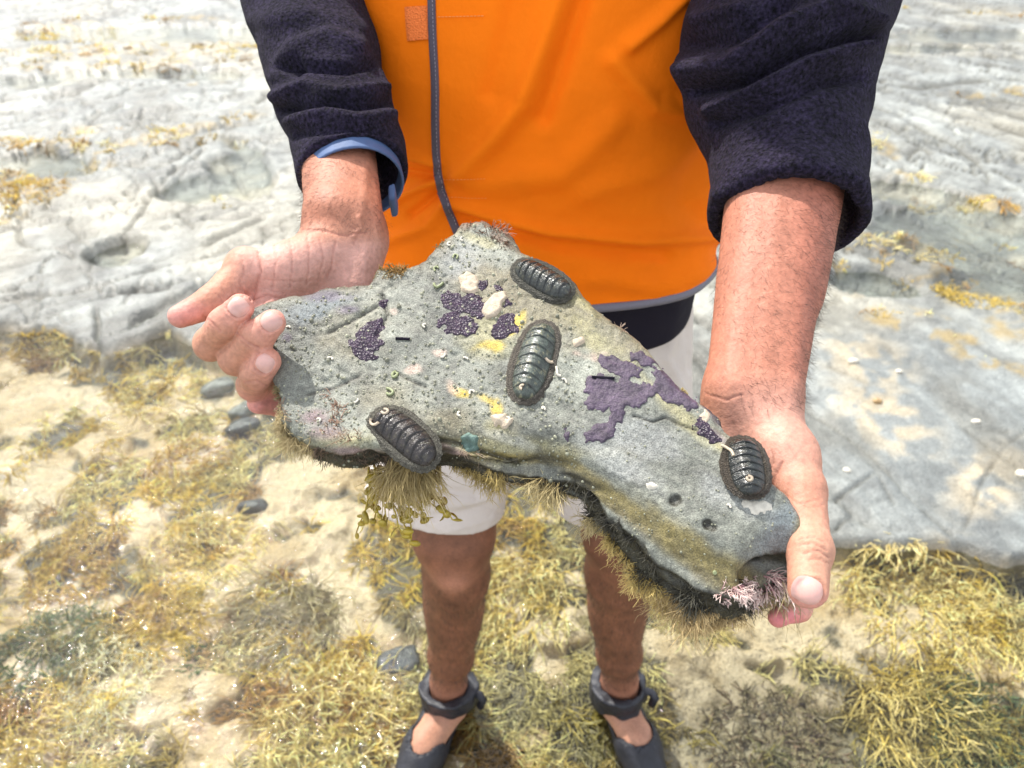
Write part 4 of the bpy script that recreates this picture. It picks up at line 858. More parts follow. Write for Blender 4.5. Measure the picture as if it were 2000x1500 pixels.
LC = lm(LC, [.68, .30, .26], .75*ellm(x, y, 350, 618, 60, 30, 0, .6)); LC = lm(LC, [.66, .30, .24], .6*ellm(x, y, 560, 590, 80, 22, 0, .6)); LC = lm(LC, [.72, .29, .27], .8*ellm(x, y, 505, 790, 50, 30, 0, .5))
for p in ((465, 602), (530, 635), (515, 715)): LC = lm(LC, [.66, .31, .25], .6*ellm(x, y, *p, 38, 34, 0, .6))
for p in ((395, 672), (448, 712), (480, 755)): LC = lm(LC, [.50, .24, .15], .6*ellm(x, y, *p, 34, 40, 0, .7))
LC = lm(LC, [.40, .16, .12], cg*.55)
RVh, RQh, RNh, RC, x, y, cg = hand(skin_sdf_right, [(1530, 210, .58), (1530, 210, .70), (1420, 330, .65), (1650, 330, .65), (1500, 400, .54), (1370, 780, .56), (1620, 950, .46), (1640, 1120, .42), (1600, 1230, .45), (1380, 1170, .56), (1480, 560, .52), (1640, 420, .56)], .012, CRER, VEIR, [(1580, 1157, 27, 26, 95)])
RC = lm(RC, [.41, .165, .105], .85*sstep(830, 700, y)); RC = lm(RC, [.34, .11, .07], .6*sstep(1500, 1600, x)*sstep(820, 720, y)); RC = lm(RC, [.58, .31, .24], .7*ellm(x, y, 1500, 850, 90, 90, 0, .6))  # forearm darkened to the right: shading put into the skin colour
RC = lm(RC, [.56, .30, .20], .7*ellm(x, y, 1590, 1080, 50, 60, 0, .6)); RC = lm(RC, [.70, .32, .27], .7*ellm(x, y, 1570, 1185, 60, 24, 0, .6)); RC = lm(RC, [.72, .22, .24], .8*ellm(x, y, 1530, 1210, 36, 18, 0, .6)); RC = lm(RC, [.38, .15, .11], cg*.55)

# legs, trunk, upper arms, neck and head
CX = .045
KL, AL = J(888, 1085, 1.15), np.array([-.120, .838, .048]); KR, AR = np.array([.165, .785, .515]), np.array([.204, .842, .048])
HL, HR = np.array([-.055, .90, .86]), np.array([.145, .90, .86])
ELL_, ELR = J(625, 50, .785), J(1570, 140, .67); SHL, SHR = np.array([-.150, .92, 1.44]), np.array([.262, .90, 1.45])
FTL = np.array([-.198, .690, -.020]); FTR = np.array([.262, .705, -.024])
def leg(P, H, K, A, F, s_):
    d = cap(P, H, K+np.array([0, .01, .05]), .082, .058)
    d = smin(d, cap(P, K+np.array([0, .005, .03]), K+np.array([0, .01, -.06]), .055, .047), .03)
    d = smin(d, ell(P, K+np.array([0, -.034, .0]), (.026, .020, .032)), .018)
    cm_ = K*.68+A*.32+np.array([0, .030, 0]); d = smin(d, ell(P, cm_, (.050, .048, .115)), .035)
    d = smin(d, cap(P, K+np.array([0, .008, -.05]), K*.35+A*.65, .043, .038), .03); d = smin(d, cap(P, K*.35+A*.65, A+np.array([0, .005, .045]), .037, .032), .02)
    d = smin(d, cap(P, A+np.array([0, .005, .05]), A+np.array([0, .012, -.03]), .0325, .034), .015)
    for sx in (-1, 1): d = smin(d, ell(P, A+np.array([sx*.032, .01, .012]), (.012, .014, .016)), .012)
    d = smin(d, cap(P, A+np.array([0, .045, -.045]), A+np.array([0, .02, -.03]), .026, .030), .02)
    m_ = A*.45+F*.55+np.array([0, 0, .010]); d = smin(d, cap(P, A+np.array([0, -.01, -.01]), m_, .034, .028), .025); d = smin(d, cap(P, m_, F+np.array([0, -.01, .0]), .030, .020), .02)
    for j in range(5):
        o_ = (j-2)*.017*s_; d = smin(d, cap(P, F+np.array([o_*.9, .01, .0]), F+np.array([o_*1.2, -.045+.006*abs(j-1), -.006]), .012, .0095 if j else .012), .006)
    return d
def body_sdf(P):
    d = smin(leg(P, HL, KL, AL, FTL, 1), leg(P, HR, KR, AR, FTR, -1), .01)
    tr = ell(P, (CX, .905, 1.00), (.165, .105, .19)); tr = smin(tr, ell(P, (CX+.005, .915, 1.26), (.175, .110, .24)), .06)
    d = smin(d, tr, .05); d = smin(d, cap(P, SHL, SHR, .062, .062), .05)
    d = smin(d, cap(P, SHL, ELL_, .045, .030), .03); d = smin(d, cap(P, SHR, ELR, .050, .036), .03)
    d = smin(d, cap(P, (CX, .92, 1.45), (CX, .885, 1.60), .058, .054), .03)
    hc = np.array([CX, .865, 1.685]); hd = ell(P, hc+np.array([0, .012, .02]), (.076, .094, .098)); hd = smin(hd, ell(P, hc+np.array([0, -.03, -.05]), (.056, .058, .062)), .03)
    hd = smin(hd, ell(P, hc+np.array([0, -.062, -.098]), (.026, .020, .018)), .015)
    hd = smin(hd, cap(P, hc+np.array([0, -.080, .012]), hc+np.array([0, -.106, -.028]), .009, .014), .008)
    for sx in (-1, 1):
        hd = smin(hd, ell(P, hc+np.array([sx*.078, .012, -.012]), (.009, .018, .032)), .004); hd = smin(hd, ell(P, hc+np.array([sx*.03, -.078, .026]), (.022, .010, .008)), .006)
        hd = smax(hd, -ell(P, hc+np.array([sx*.031, -.092, .006]), (.014, .010, .009)), .006)
    hd = smin(hd, ell(P, hc+np.array([0, -.085, -.062]), (.024, .008, .0065)), .003)
    return smin(d, hd, .012)
BV, BQ = nets(body_sdf, (-.30, .58, -.08), (.46, 1.08, 1.82), .0058)
BN = vnormals(BV, BQ)
if np.mean(body_sdf(BV[::20]+BN[::20]*1e-3) > body_sdf(BV[::20])) < .5: BQ = BQ[:, ::-1]
BC = np.repeat(np.array([[.20, .083, .045]]), len(BV), 0)*(1+.35*fbm(BV, 22, 3, 140)[:, None]+.25*fbm(BV, 120, 2, 141)[:, None])
BC = lm(BC, [.50, .29, .19], sstep(.10, .02, BV[:, 2])*.8); BC = lm(BC, [.55, .25, .16], .7*np.exp(-(np.linalg.norm(BV-(KL+np.array([0, -.05, 0])), axis=1)/.028)**2)+.3*sstep(.22, .10, BV[:, 2])); BC = lm(BC, [.56, .32, .22], sstep(1.4, 1.5, BV[:, 2]))  # the lit spot on the left knee is painted into the skin colour
V, Q, C = merge([(LV, LQ, LC), (RVh, RQh, RC), (BV, BQ, BC)])
person = mk('person', V, Q, M['skin'], col=np.clip(C, .01, .9), local=(CX, .86, 0.0))
tag(person, 'man in orange vest, navy fleece and pale shorts holding the rock', 'person')
def nail(fn, ctr, tipdir, nrm, w, L, lab=None):
    """plate that follows the finger; curved edge dips into the skin"""
    ctr = np.asarray(ctr); t_ = np.asarray(tipdir, float); n_ = np.asarray(nrm, float); n_ /= np.linalg.norm(n_); t_ = t_-n_*(t_ @ n_); t_ /= np.linalg.norm(t_); s_ = np.cross(t_, n_)
    K = 17; V = []; E = []
    for i in range(K):
        for j in range(K):
            a, b = i/(K-1)*2-1, j/(K-1)*2-1
            e = max(abs(a), abs(b)); rr = (abs(a)**2.0+abs(b)**2.0)**.5; k = e/max(rr, 1e-6) if rr > 0 else 1; k = k**.72
            V.append(ctr+t_*a*k*L/2+s_*b*k*w/2); E.append(e)
    V = np.array(V)+n_*.012; E = np.array(E)
    V0 = V.copy()
    for _ in range(30): V = V-n_*np.clip(fn(V), -.003, .003)[:, None]*.8
    tr_ = (V0-V) @ n_; tr_ = np.minimum(tr_, tr_[K*K//2]+.0045); V = V0-n_*tr_[:, None]
    V = V+n_*(.0006*(1-E**4)-.0005*sstep(.85, 1, E)+.00035)[:, None]
    Q = np.array([[i*K+j, i*K+j+1, (i+1)*K+j+1, (i+1)*K+j] for i in range(K-1) for j in range(K-1)]); return mk('fingernail', V, Q, M['nail'], parent=person)
nail(skin_sdf_left, J(464, 598, .500), J(485, 578, .505)-J(440, 632, .512), -FWD+UP*.1-RIGHT*.0, .0125, .0125)
nail(skin_sdf_left, J(527, 626, .498), J(552, 608, .505)-J(500, 660, .513), -FWD+UP*.1, .0128, .0128)
nail(skin_sdf_left, J(514, 708, .502), J(536, 690, .512)-J(500, 735, .515), -FWD+UP*.1, .0118, .0120)
nail(skin_sdf_right, J(1580, 1157, .425), J(1576, 1185, .436)-J(1581, 1068, .452), -FWD-UP*.15, .0162, .0150)
# arm and leg hair
def hairs(V, Q, Nn, cond, n, L, rad, dirf, seed, name):
    r_ = np.random.default_rng(seed); ids = np.where(cond)[0]; k = r_.choice(ids, n); D = Nn[k]*.45+dirf(V[k])+r_.normal(0, .35, (n, 3))
    a, b, c = strands(V[k], D, r_.uniform(L*.5, L, n), rad, 3, 3, .5, (0, 0, -.3), .8, None, seed); o = mk(name, a, b, M['hair'], parent=person); o['kind'] = 'stuff'
x, y, z = proj(LV); hairs(LV, LQ, LN, (y < 455) & (y > 255), 2800, .0085, .00007, lambda p: np.repeat((-UP*.6+RIGHT*-.5)[None], len(p), 0), 401, 'arm_hair')
x, y, z = proj(RVh); hairs(RVh, RQh, RNh, (y < 800) & (y > 330) & ((x > 1440) | (y < 640)), 5200, .0100, .00008, lambda p: np.repeat((-UP*.6+RIGHT*.5)[None], len(p), 0), 402, 'arm_hair')
BNn = vnormals(BV, BQ); hairs(BV, BQ, BNn, (BV[:, 2] < .50) & (BV[:, 2] > .12), 9000, .013, .00013, lambda p: np.repeat(np.array([[0, 0, -1.]]), len(p), 0), 403, 'leg_hair')
# head hair and eyes, above the frame
hc = np.array([CX, .865, 1.685])
HVs, HQs = nets(lambda P: smax(ell(P, hc+np.array([0, .02, .030]), (.084, .100, .101))-.002*fbm(P, 60, 2, 150), -(P[:, 2]-hc[2]-.02+(.0)*P[:, 1]-1.3*(hc[1]+.02-P[:, 1])*-1*0-0.9*np.maximum(0, hc[1]+.01-P[:, 1])*-1*-1-(-.055)*sstep(-.01, .03, P[:, 1]-hc[1])), .01), hc-.13, hc+.15, .006)
mk('hair', HVs, HQs, M['hair'], parent=person)
for sx in (-1, 1):
    V, Q = nets(lambda P: ell(P, hc+np.array([sx*.031, -.076, .006]), (.0115, .0115, .0115)), hc+np.array([sx*.031-.015, -.092, -.01]), hc+np.array([sx*.031+.015, -.06, .022]), .0016, 2); mk('eye', V, Q, M['anklet'], parent=person)

# ------------------------------------------------------------------ clothes
def ridge(px, py, lst): 
    d = np.zeros(len(px))
    for pl, w, a in lst: d += a*np.exp(-(polydist(px, py, pl)/w)**2)
    return d
def garment(name, fn, lo, hi, h, material, ridges=(), seed=0, nz=(.002, 14), it=1, lab=None, rs=1.0):
    V, Q = nets(fn, lo, hi, h); V = smooth(V, Q, it, .5); Nn = vnormals(V, Q)
    if np.mean(fn(V[::20]+Nn[::20]*1e-3) > fn(V[::20])) < .5: Nn = -Nn; Q = Q[:, ::-1]
    x, y, z = proj(V); fc = np.einsum('ij,ij->i', Nn, (CAM-V)/np.linalg.norm(CAM-V, axis=1)[:, None])
    d = rs*ridge(x, y, ridges)*sstep(-.1, .4, fc)+nz[0]*fbm(V, nz[1], 3, seed)
    o = mk(name, V+Nn*d[:, None], Q, material, parent=person)
    if lab: o['label'] = lab
    return o
def cyl_end(P, a, b):                                       # signed distance beyond b along a->b
    a = np.asarray(a); b = np.asarray(b); u = (b-a)/np.linalg.norm(b-a); return (P-b) @ u
LS = [(585, -90, .80, .072), (598, 0, .765, .060), (628, 110, .730, .0535), (652, 200, .700, .0495), (681, 290, .672, .0460), (692, 345, .655, .0445)]
RS = [(1620, -120, .80, .088), (1563, -20, .735, .089), (1524, 80, .690, .086), (1518, 180, .668, .076), (1538, 300, .645, .0615), (1537, 432, .617, .0600)]
def sleeve(P, S, sh, wall=.0045, deep=.05):
    pts = [J(a, b, c_) for a, b, c_, r_ in S]; rad = [s[3] for s in S]
    e = pts[-1]+(pts[-1]-pts[-2])*.6
    d = chain(P, [sh]+pts+[e], [.085]+rad+[rad[-1]*1.01], .012); out = cyl_end(P, pts[-2], pts[-1])
    d = smax(d, out, .004); st = pts[-1]-(pts[-1]-pts[-2])/np.linalg.norm(pts[-1]-pts[-2])*deep
    return smax(d, -cap(P, st, e+(e-st), rad[-1]-wall-.002, rad[-1]-wall), .003)
FL = [([(545, 190), (600, 170), (660, 190), (745, 175)], 14, .006), ([(570, 240), (640, 222), (700, 236), (765, 225)], 13, .005), ([(540, 150), (570, 95), (640, 75), (700, 95)], 16, .005), ([(500, 40), (600, 30), (700, 60)], 22, .004),
      ([(545, 215), (640, 205), (755, 200)], 8, -.007), ([(545, 135), (600, 130), (680, 135), (735, 125)], 9, -.006), ([(580, 262), (680, 250), (770, 262)], 8, -.003), ([(555, 128), (580, 120), (578, 140)], 9, -.006), ([(610, 330), (640, 285), (700, 275), (760, 320)], 8, .0012)]
FR = [([(1345, 140), (1430, 130), (1530, 60), (1620, 22), (1700, 45)], 20, .010), ([(1360, 178), (1450, 160), (1560, 100), (1640, 75), (1705, 70)], 11, -.010), ([(1395, 215), (1480, 180), (1580, 125), (1690, 90)], 16, .008), ([(1400, 240), (1500, 205), (1600, 160), (1680, 150)], 12, -.006),
      ([(1340, 90), (1440, 70), (1540, 5)], 14, -.007), ([(1360, 40), (1450, 20)], 16, .006), ([(1335, 110), (1345, 165)], 22, .006), ([(1400, 340), (1540, 318), (1690, 345)], 30, .0015), ([(1400, 382), (1470, 358), (1560, 352), (1640, 370), (1690, 400)], 9, .0022)]
lo, hi = box_of([J(a, b, c_) for a, b, c_, r_ in LS]+[SHL], .10); garment('sleeve', lambda P: sleeve(P, LS, SHL), lo, hi, .0028, M['fleece'], FL, 160, (.0022, 24), lab='navy fleece sleeve pushed up the arm with a blue lining showing', rs=1.5)
lo, hi = box_of([J(a, b, c_) for a, b, c_, r_ in RS]+[SHR], .11); garment('sleeve', lambda P: sleeve(P, RS, SHR, .006, .06), lo, hi, .0030, M['fleece'], FR, 161, (.0025, 24), lab='navy fleece sleeve bunched above a wide turned cuff', rs=1.5)
# blue lining band inside the left cuff
pe, pd = J(692, 345, .655), J(681, 290, .672); u_ = (pe-pd)/np.linalg.norm(pe-pd); pb = pe+u_*.0015
def lin(P): 
    r_ = P-pb; al = r_ @ u_; rd = np.linalg.norm(r_-np.multiply.outer(al, u_), axis=1)
    return smax(np.abs(rd-.0405+.0012*noise(P, 30, 3))-.0013, np.abs(al-.0005)-.0085, .001)
lo, hi = box_of([pb], .055); V, Q = nets(lin, lo, hi, .0011); mk('cuff_lining', V, Q, M['blue'], parent=person)
V, Q = nets(lambda P: smax(np.abs((P-J(768, 392, .655)) @ u_)-.006, np.maximum(np.abs((P-J(768, 392, .655)) @ RIGHT)-.003, np.abs((P-J(768, 392, .655)) @ FWD)-.010), .003), J(768, 392, .655)-.03, J(768, 392, .655)+.03, .0014); mk('cuff_tab', V, Q, M['blue'], parent=person)
# jacket trunk and vest: shells around the trunk
def trunk(th, z, off, amp=1.0):
    a = np.interp(z, [.84, .95, 1.05, 1.2, 1.35, 1.45, 1.52], [.184, .190, .198, .198, .190, .160, .085])+off
    b = np.interp(z, [.84, .95, 1.05, 1.2, 1.35, 1.45, 1.52], [.122, .130, .142, .142, .130, .105, .075])+off
    cy_ = np.interp(z, [.84, 1.05, 1.3, 1.5], [.89, .885, .905, .92]); xc = np.interp(z, [.84, 1.0, 1.5], [CX-.002, CX-.004, CX])
    n_ = 2.3; c_, s_ = np.cos(th), np.sin(th)
    return np.stack([xc+a*np.sign(c_)*np.abs(c_)**(2/n_), cy_+b*np.sign(s_)*np.abs(s_)**(2/n_), z], -1)
VR = [([(1095, -20), (1060, 90), (1020, 200), (960, 280), (905, 335)], 22, .010), ([(1140, 0), (1100, 120), (1060, 230)], 18, -.006), ([(1010, -20), (985, 80), (960, 180)], 22, -.004), ([(770, 395), (810, 372), (856, 352)], 9, .006), ([(760, 300), (800, 305), (850, 318)], 8, .006), ([(765, 330), (850, 345)], 8, -.005),
      ([(880, 392), (960, 420), (1080, 452), (1250, 470), (1400, 462)], 13, .008), ([(900, 425), (1000, 455), (1100, 485), (1300, 500)], 14, -.005), ([(1200, 120), (1280, 210), (1330, 220), (1370, 190)], 20, .006), ([(1230, 90), (1290, 40), (1330, 0)], 16, .006), ([(1200, 240), (1100, 340), (930, 360)], 30, .005), ([(1390, 260), (1300, 330), (1150, 380)], 26, .004),
      ([(760, 470), (840, 440), (870, 400)], 12, .005), ([(800, 420), (850, 380)], 8, -.005), ([(1380, 300), (1340, 400), (1390, 440)], 30, -.004), ([(1150, 540), (1280, 560), (1400, 520)], 20, .005)]
def shell(name, off, z0, z1, nz_, nth, material, ridges, seed, hem=0.0, thick=.0025):
    th = np.linspace(0, 2*math.pi, nth, endpoint=False); zz = np.linspace(z0, z1, nz_); TH, ZZ = np.meshgrid(th, zz); TH = TH.ravel(); ZZ = ZZ.ravel()
    Vv = trunk(TH, ZZ, off); C_2 = np.stack([np.full(len(Vv), CX), np.interp(ZZ, [.84, 1.5], [.89, .92]), ZZ], -1); N_ = Vv-C_2; N_ /= np.linalg.norm(N_, axis=1)[:, None]
    x, y, z_ = proj(Vv); d = ridge(x, y, ridges)*sstep(.2, -.2, N_[:, 1])+.0045*fbm(Vv*np.array([1, 1, .5]), 9, 3, seed)
    flare = hem*np.exp(-((ZZ-z0)/.05)**2)*(0.5+0.5*np.sin(TH*7+1)); d = 1.3*d+.0016*fbm(Vv*np.array([1, 1, 2.2]), 26, 3, seed+2)*sstep(1.25, 1.0, ZZ)+flare
    Vo = Vv+N_*d[:, None]; Vi = Vo-N_*thick
    idx = np.arange(nz_*nth).reshape(nz_, nth); q_ = np.stack([idx[:-1], np.roll(idx, -1, 1)[:-1], np.roll(idx, -1, 1)[1:], idx[1:]], -1).reshape(-1, 4)
    qi = (q_+len(Vo))[:, ::-1]; r0 = idx[0]; rim = np.stack([r0+len(Vo), np.roll(r0, -1)+len(Vo), np.roll(r0, -1), r0], -1); r1 = idx[-1]; rim2 = np.stack([r1, np.roll(r1, -1), np.roll(r1, -1)+len(Vo), r1+len(Vo)], -1)
    mk(name, np.concatenate([Vo, Vi]), np.concatenate([q_, qi, rim, rim2]), material, parent=person); return Vo.reshape(nz_, nth, 3)
VZ0, VZ1, VNZ, VNT = .965, 1.50, 260, 620
vs = shell('vest', .016, VZ0, VZ1, VNZ, VNT, M['vest'], VR, 170, hem=.004)
shell('fleece_jacket', .004, .885, 1.50, 160, 420, M['dark'], [], 171, hem=.003)
vt = BVHTree.FromPolygons([tuple(v) for v in vs.reshape(-1, 3)], [(int(i*VNT+j), int(i*VNT+(j+1) % VNT), int((i+1)*VNT+(j+1) % VNT), int((i+1)*VNT+j)) for i in range(VNZ-1) for j in range(VNT)])
def vhit(px, py):
    d = (px-1000)/FPX*RIGHT-(py-750)/FPX*UP+FWD; l, nn, i, ds = vt.ray_cast(Vector(CAM), Vector(d/np.linalg.norm(d)))
    if l is None: return None, None
    nn = np.array(nn); nn = nn if nn @ d < 0 else -nn; return np.array(l), nn
def ribbon(name, pl, wpx, lift, material, n=120, th=.0016, parent=person, across=7):
    P = spline([np.array([a, b, 0.]) for a, b in pl], n)[:, :2]; V = []
    for i in range(n):
        t_ = P[min(i+1, n-1)]-P[max(i-1, 0)]; t_ = t_/np.linalg.norm(t_); s_ = np.array([-t_[1], t_[0]])
        rows = []
        for j in range(across):
            o_ = (j/(across-1)*2-1); l, nn = vhit(*(P[i]+s_*o_*wpx/2))
            if l is None: l, nn = V[-1] if False else (None, None)
            rows.append(None if l is None else l+nn*(lift+th*math.sqrt(max(0, 1-abs(o_)**6))-.0006*(abs(o_) > .99)))
        if any(r_ is None for r_ in rows): continue
        V.append(rows)
    m_ = len(V); V = np.array(V).reshape(-1, 3); Q = np.array([[i*across+j, i*across+j+1, (i+1)*across+j+1, (i+1)*across+j] for i in range(m_-1) for j in range(across-1)]); return mk(name, V, Q, material, parent=person)
ribbon('vest_binding', [(842, -60), (845, 60), (850, 160), (851, 260), (856, 340), (870, 395), (892, 450), (905, 480)], 16, .0015, M['binding'])
def stitches(pl, dash, gap, material, rad=.0004, lift=.0012):
    P = spline([np.array([a, b, 0.]) for a, b in pl], 400)[:, :2]; sarc = np.concatenate([[0], np.cumsum(np.linalg.norm(np.diff(P, axis=0), axis=1))]); s0 = 0; parts = []
    while s0+dash < sarc[-1]:
        pts_ = []
        for s1 in (s0, s0+dash*.5, s0+dash):
            q_ = [np.interp(s1, sarc, P[:, 0]), np.interp(s1, sarc, P[:, 1])]; l, nn = vhit(*q_)
            if l is not None: pts_.append(l+nn*lift)
        if len(pts_) == 3: V, Q, T = tube(pts_, rad, 4); parts.append((V, Q))
        s0 += dash+gap
    V, Q, _ = merge(parts); o = mk('stitching', V, Q, material, parent=person); return o
stitches([(846, -40), (849, 60), (854, 160), (855, 260), (860, 340), (874, 393), (894, 445)], 4.5, 3.5, M['threadw'], .00022, .0032)
stitches([(856, 33), (900, 32), (948, 31)], 5, 2, M['thread']); stitches([(866, 350), (950, 349)], 4, 2.5, M['thread'], .0003); stitches([(862, 386), (955, 386)], 4, 2.5, M['thread'], .0003)
ribbon('velcro_patch', [(812, 12), (814, 45), (817, 78)], 44, .0006, M['velcro'], 30, .0012, across=12)
# grey piping round the vest hem
ring = vs[0]; cen = ring.mean(0); nn_ = ring-cen; nn_[:, 2] = 0; nn_ /= np.linalg.norm(nn_, axis=1)[:, None]; V = []
for dz, do in ((.006, -.0006), (.006, .0020), (.0, .0030), (-.004, .0026), (-.004, -.0036), (0, -.0040)): V.append(ring+nn_*do+np.array([0, 0, dz]))
V = np.stack(V, 1).reshape(-1, 3); Q = np.array([[i*6+j, i*6+(j+1) % 6, ((i+1) % VNT)*6+(j+1) % 6, ((i+1) % VNT)*6+j] for i in range(VNT) for j in range(6)]); mk('hem_piping', V, Q, M['reflect'], parent=person)
# shorts
HEML, HEMR = np.array([-.112, .815, .598]), np.array([.162, .822, .592])
def shorts_f(P):
    d = ell(P, (CX, .895, .90), (.178, .122, .155)); d = smax(d, P[:, 2]-.985, .01)
    for H, E in ((HL, HEML), (HR, HEMR)):
        e = E+(E-H)*.3; lg = cap(P, H, e, .100, .106); lg = smax(lg, cyl_end(P, H, E), .003); lg = smax(lg, -cap(P, E+(H-E)*.35, e, .092, .102), .002); d = smin(d, lg, .03)
        d = smax(d, -cap(P, E+(H-E)*.30, e+(E-H)*.2, .094, .1015), .002)
    return d
SR = [([(830, 960), (890, 985), (960, 975)], 12, .005), ([(850, 1010), (900, 1005), (960, 985)], 9, -.005), ([(980, 940), (985, 990)], 14, -.004), ([(1320, 640), (1300, 700), (1330, 760)], 10, .006), ([(1345, 640), (1350, 720)], 8, -.005), ([(805, 1000), (870, 1040), (968, 1012)], 5, .002), ([(860, 930), (880, 960), (930, 970)], 8, -.004)]
garment('shorts', shorts_f, (-.24, .70, .58), (.30, 1.04, 1.0), .0034, M['shorts'], SR, 180, (.006, 9), it=2)
# neoprene water shoes with ankle collars; the instep is open
for A, F, s_ in ((AL, FTL, 1), (AR, FTR, -1)):
    Am = A+np.array([0, .008, .0]); ax_ = F-A; ax_[2] = 0; ax_ /= np.linalg.norm(ax_); lat = np.array([-ax_[1], ax_[0], 0])
    def shoe(P):
        m_ = A*.45+F*.55+np.array([0, 0, .008]); sole = smin(cap(P, A+np.array([0, .045, -.045]), m_+np.array([0, 0, -.02]), .036, .040), cap(P, m_, F+np.array([0, -.02, -.008]), .040, .034), .02)
        col_ = cap(P, Am+np.array([0, .03, -.04]), Am+np.array([0, .006, .030]), .050, .041); d = smin(sole, col_, .012)
        in1 = leg(P, A+np.array([0, .1, .8]), A+np.array([0, -.02, .45]), A, F, s_)-.0015; d = smax(d, -in1, .001)
        d = smax(d, (P-(Am+np.array([0, 0, .030]))) @ np.array([0, -.25, .97]), .006)
        op = ell(P, A+ax_*.062+np.array([0, 0, .020]), (.040, .048, .036)); d = smax(d, -op, .004)
        q_ = P-(A+np.array([0, .0, .012])); rr = np.hypot(q_[:, 0], q_[:, 1]*.95-.003)
        strap = np.maximum(np.abs(rr-.0455)-.0085, np.abs(q_[:, 2]-.002+.25*q_[:, 1])-.022)+.005*noise(P, 38, 8)+.002*noise(P, 90, 9); d = smin(d, strap, .008)
        return np.maximum(d, -.075-P[:, 2])
    o = garment('water_shoe', shoe, np.minimum(A, F)-np.array([.07, .08, .055]), np.maximum(A, F)+np.array([.07, .10, .075]), .0028, M['shoe'], [], 190, (.0015, 50), lab=None)
    V, Q, T = tube([A+np.array([.050+.004*s_, -.01, .03]), A+np.array([.058, -.016, .036]), A+np.array([.066, -.02, .024]), A+np.array([.060, -.022, .006])], .008, 8); mk('strap_end', V, [Q, T], M['shoe'], parent=o)

# ------------------------------------------------------------------ single weed clumps, stones and shells on the shore
def clump(px, py, rad, n, L, col, tip, label, seed, wid=.0022, flow=(0, 0), z=0.0, up=.7, nseg=5):
    r_ = np.random.default_rng(seed); g_ = G(px, py); a = r_.uniform(0, 6.283, n); q = rad*np.sqrt(r_.uniform(0, 1, n)); x, y = g_[0]+q*np.cos(a), g_[1]+q*np.sin(a)
    h = gz(x, y)-.003; root = np.stack([x, y, h], 1); D = np.stack([np.cos(a)*.7+flow[0], np.sin(a)*.7+flow[1], np.full(n, up)], 1)+r_.normal(0, .35, (n, 3))
    V, Q, C = strands(root, D, r_.uniform(L*.5, L, n), r_.uniform(wid*.6, wid, n), nseg, 3, 1.0, (flow[0]*1.2, flow[1]*1.2, -1.3), .5, col, seed, .35, tip)
    ring = V.reshape(n, nseg+1, 3, 3).mean(2); parts = [(V, Q, C)]
    for b in range(2):
        st = r_.integers(1, nseg, n); d2 = ring[np.arange(n), st+1]-ring[np.arange(n), st]; d2 = d2/np.linalg.norm(d2, axis=1)[:, None]+r_.normal(0, .6, (n, 3))
        parts.append(strands(ring[np.arange(n), st], d2, r_.uniform(L*.2, L*.5, n), wid*.6, 3, 3, .8, (flow[0], flow[1], -.8), .5, tip, seed+b+1, .35))
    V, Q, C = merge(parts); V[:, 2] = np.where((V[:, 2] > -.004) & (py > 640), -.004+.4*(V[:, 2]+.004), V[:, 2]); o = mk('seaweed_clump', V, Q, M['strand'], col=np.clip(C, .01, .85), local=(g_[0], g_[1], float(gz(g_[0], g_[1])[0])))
    tag(o, label, 'seaweed', 'seaweed clumps rooted in the tide pool')
GO, PA, BR, GN, OL = (.62, .44, .08), (.84, .70, .32), (.34, .16, .04), (.08, .11, .03), (.40, .31, .07)
for i, a in enumerate([
    (300, 1190, .085, 420, .09, OL, GO, 'brown olive clump beside the pale sand channel at the left', (.5, -.3)),
    (390, 1045, .13, 620, .07, GO, PA, 'broad yellow clump above the sand channel left of the legs', (.4, -.5)),
    (385, 1262, .045, 260, .022, GN, (.10, .16, .05), 'small dark green curved clump alone on the pale sand', (0, 0)),
    (560, 1175, .11, 520, .11, (.26, .22, .12), (.46, .40, .22), 'grey brown combed clump right of the sand channel', (-.5, -.8)),
    (640, 1400, .13, 620, .09, GO, PA, 'golden tangled clump left of the left shoe in the pool', (.2, -.3)),
    (110, 1100, .09, 420, .06, BR, GO, 'rusty orange clump at the left edge over dark stone', (.6, -.3)),
    (200, 1310, .085, 420, .05, PA, (.82, .76, .50), 'pale cream clump beside the green weed at lower left', (.3, -.2)),
    (90, 1240, .10, 420, .06, GN, (.16, .20, .09), 'dull green clump at the left edge of the pool', (.3, -.2)),
    (90, 1440, .12, 520, .09, GO, (.66, .52, .16), 'long stranded golden clump in the bottom left corner', (.7, -.2)),
    (1010, 1130, .12, 620, .10, GO, PA, 'yellow clump with long fronds between the two legs', (-.3, -.9)),
    (1800, 1150, .15, 800, .08, GO, PA, 'wide golden bank below the grey slab at the right', (-.3, -.7)),
    (1930, 1190, .12, 520, .08, (.55, .40, .08), PA, 'orange yellow clump at the right edge under the slab', (-.3, -.7)),
    (1790, 1370, .09, 460, .11, GO, (.66, .54, .22), 'drooping yellow frond cluster in the lower right pool', (.1, -.8)),
    (1930, 1400, .11, 520, .05, GN, (.12, .16, .08), 'dark green clump in the lower right corner', (0, -.2)),
    (1530, 1430, .13, 520, .06, (.16, .10, .07), (.26, .22, .12), 'brownish purple deep clump right of the right shoe', (0, -.2)),
    (350, 890, .10, 380, .06, BR, GO, 'brown clump on sand below the left hand', (.6, -.2)),
    (300, 740, .14, 520, .055, GO, PA, 'yellow brown clump left of the curled fingers', (.6, .1)),
    (80, 670, .10, 420, .045, BR, GO, 'rust brown clump along the slab edge at far left', (.1, -.5)),
    (1890, 585, .12, 420, .05, OL, GO, 'ochre clump on the shelf right of the forearm', (.4, -.2)),
    (60, 385, .16, 420, .06, BR, GO, 'ochre clump beside the small pool at upper left', (.6, 0))]):
    clump(*a[:8], 600+i*5, flow=a[8])
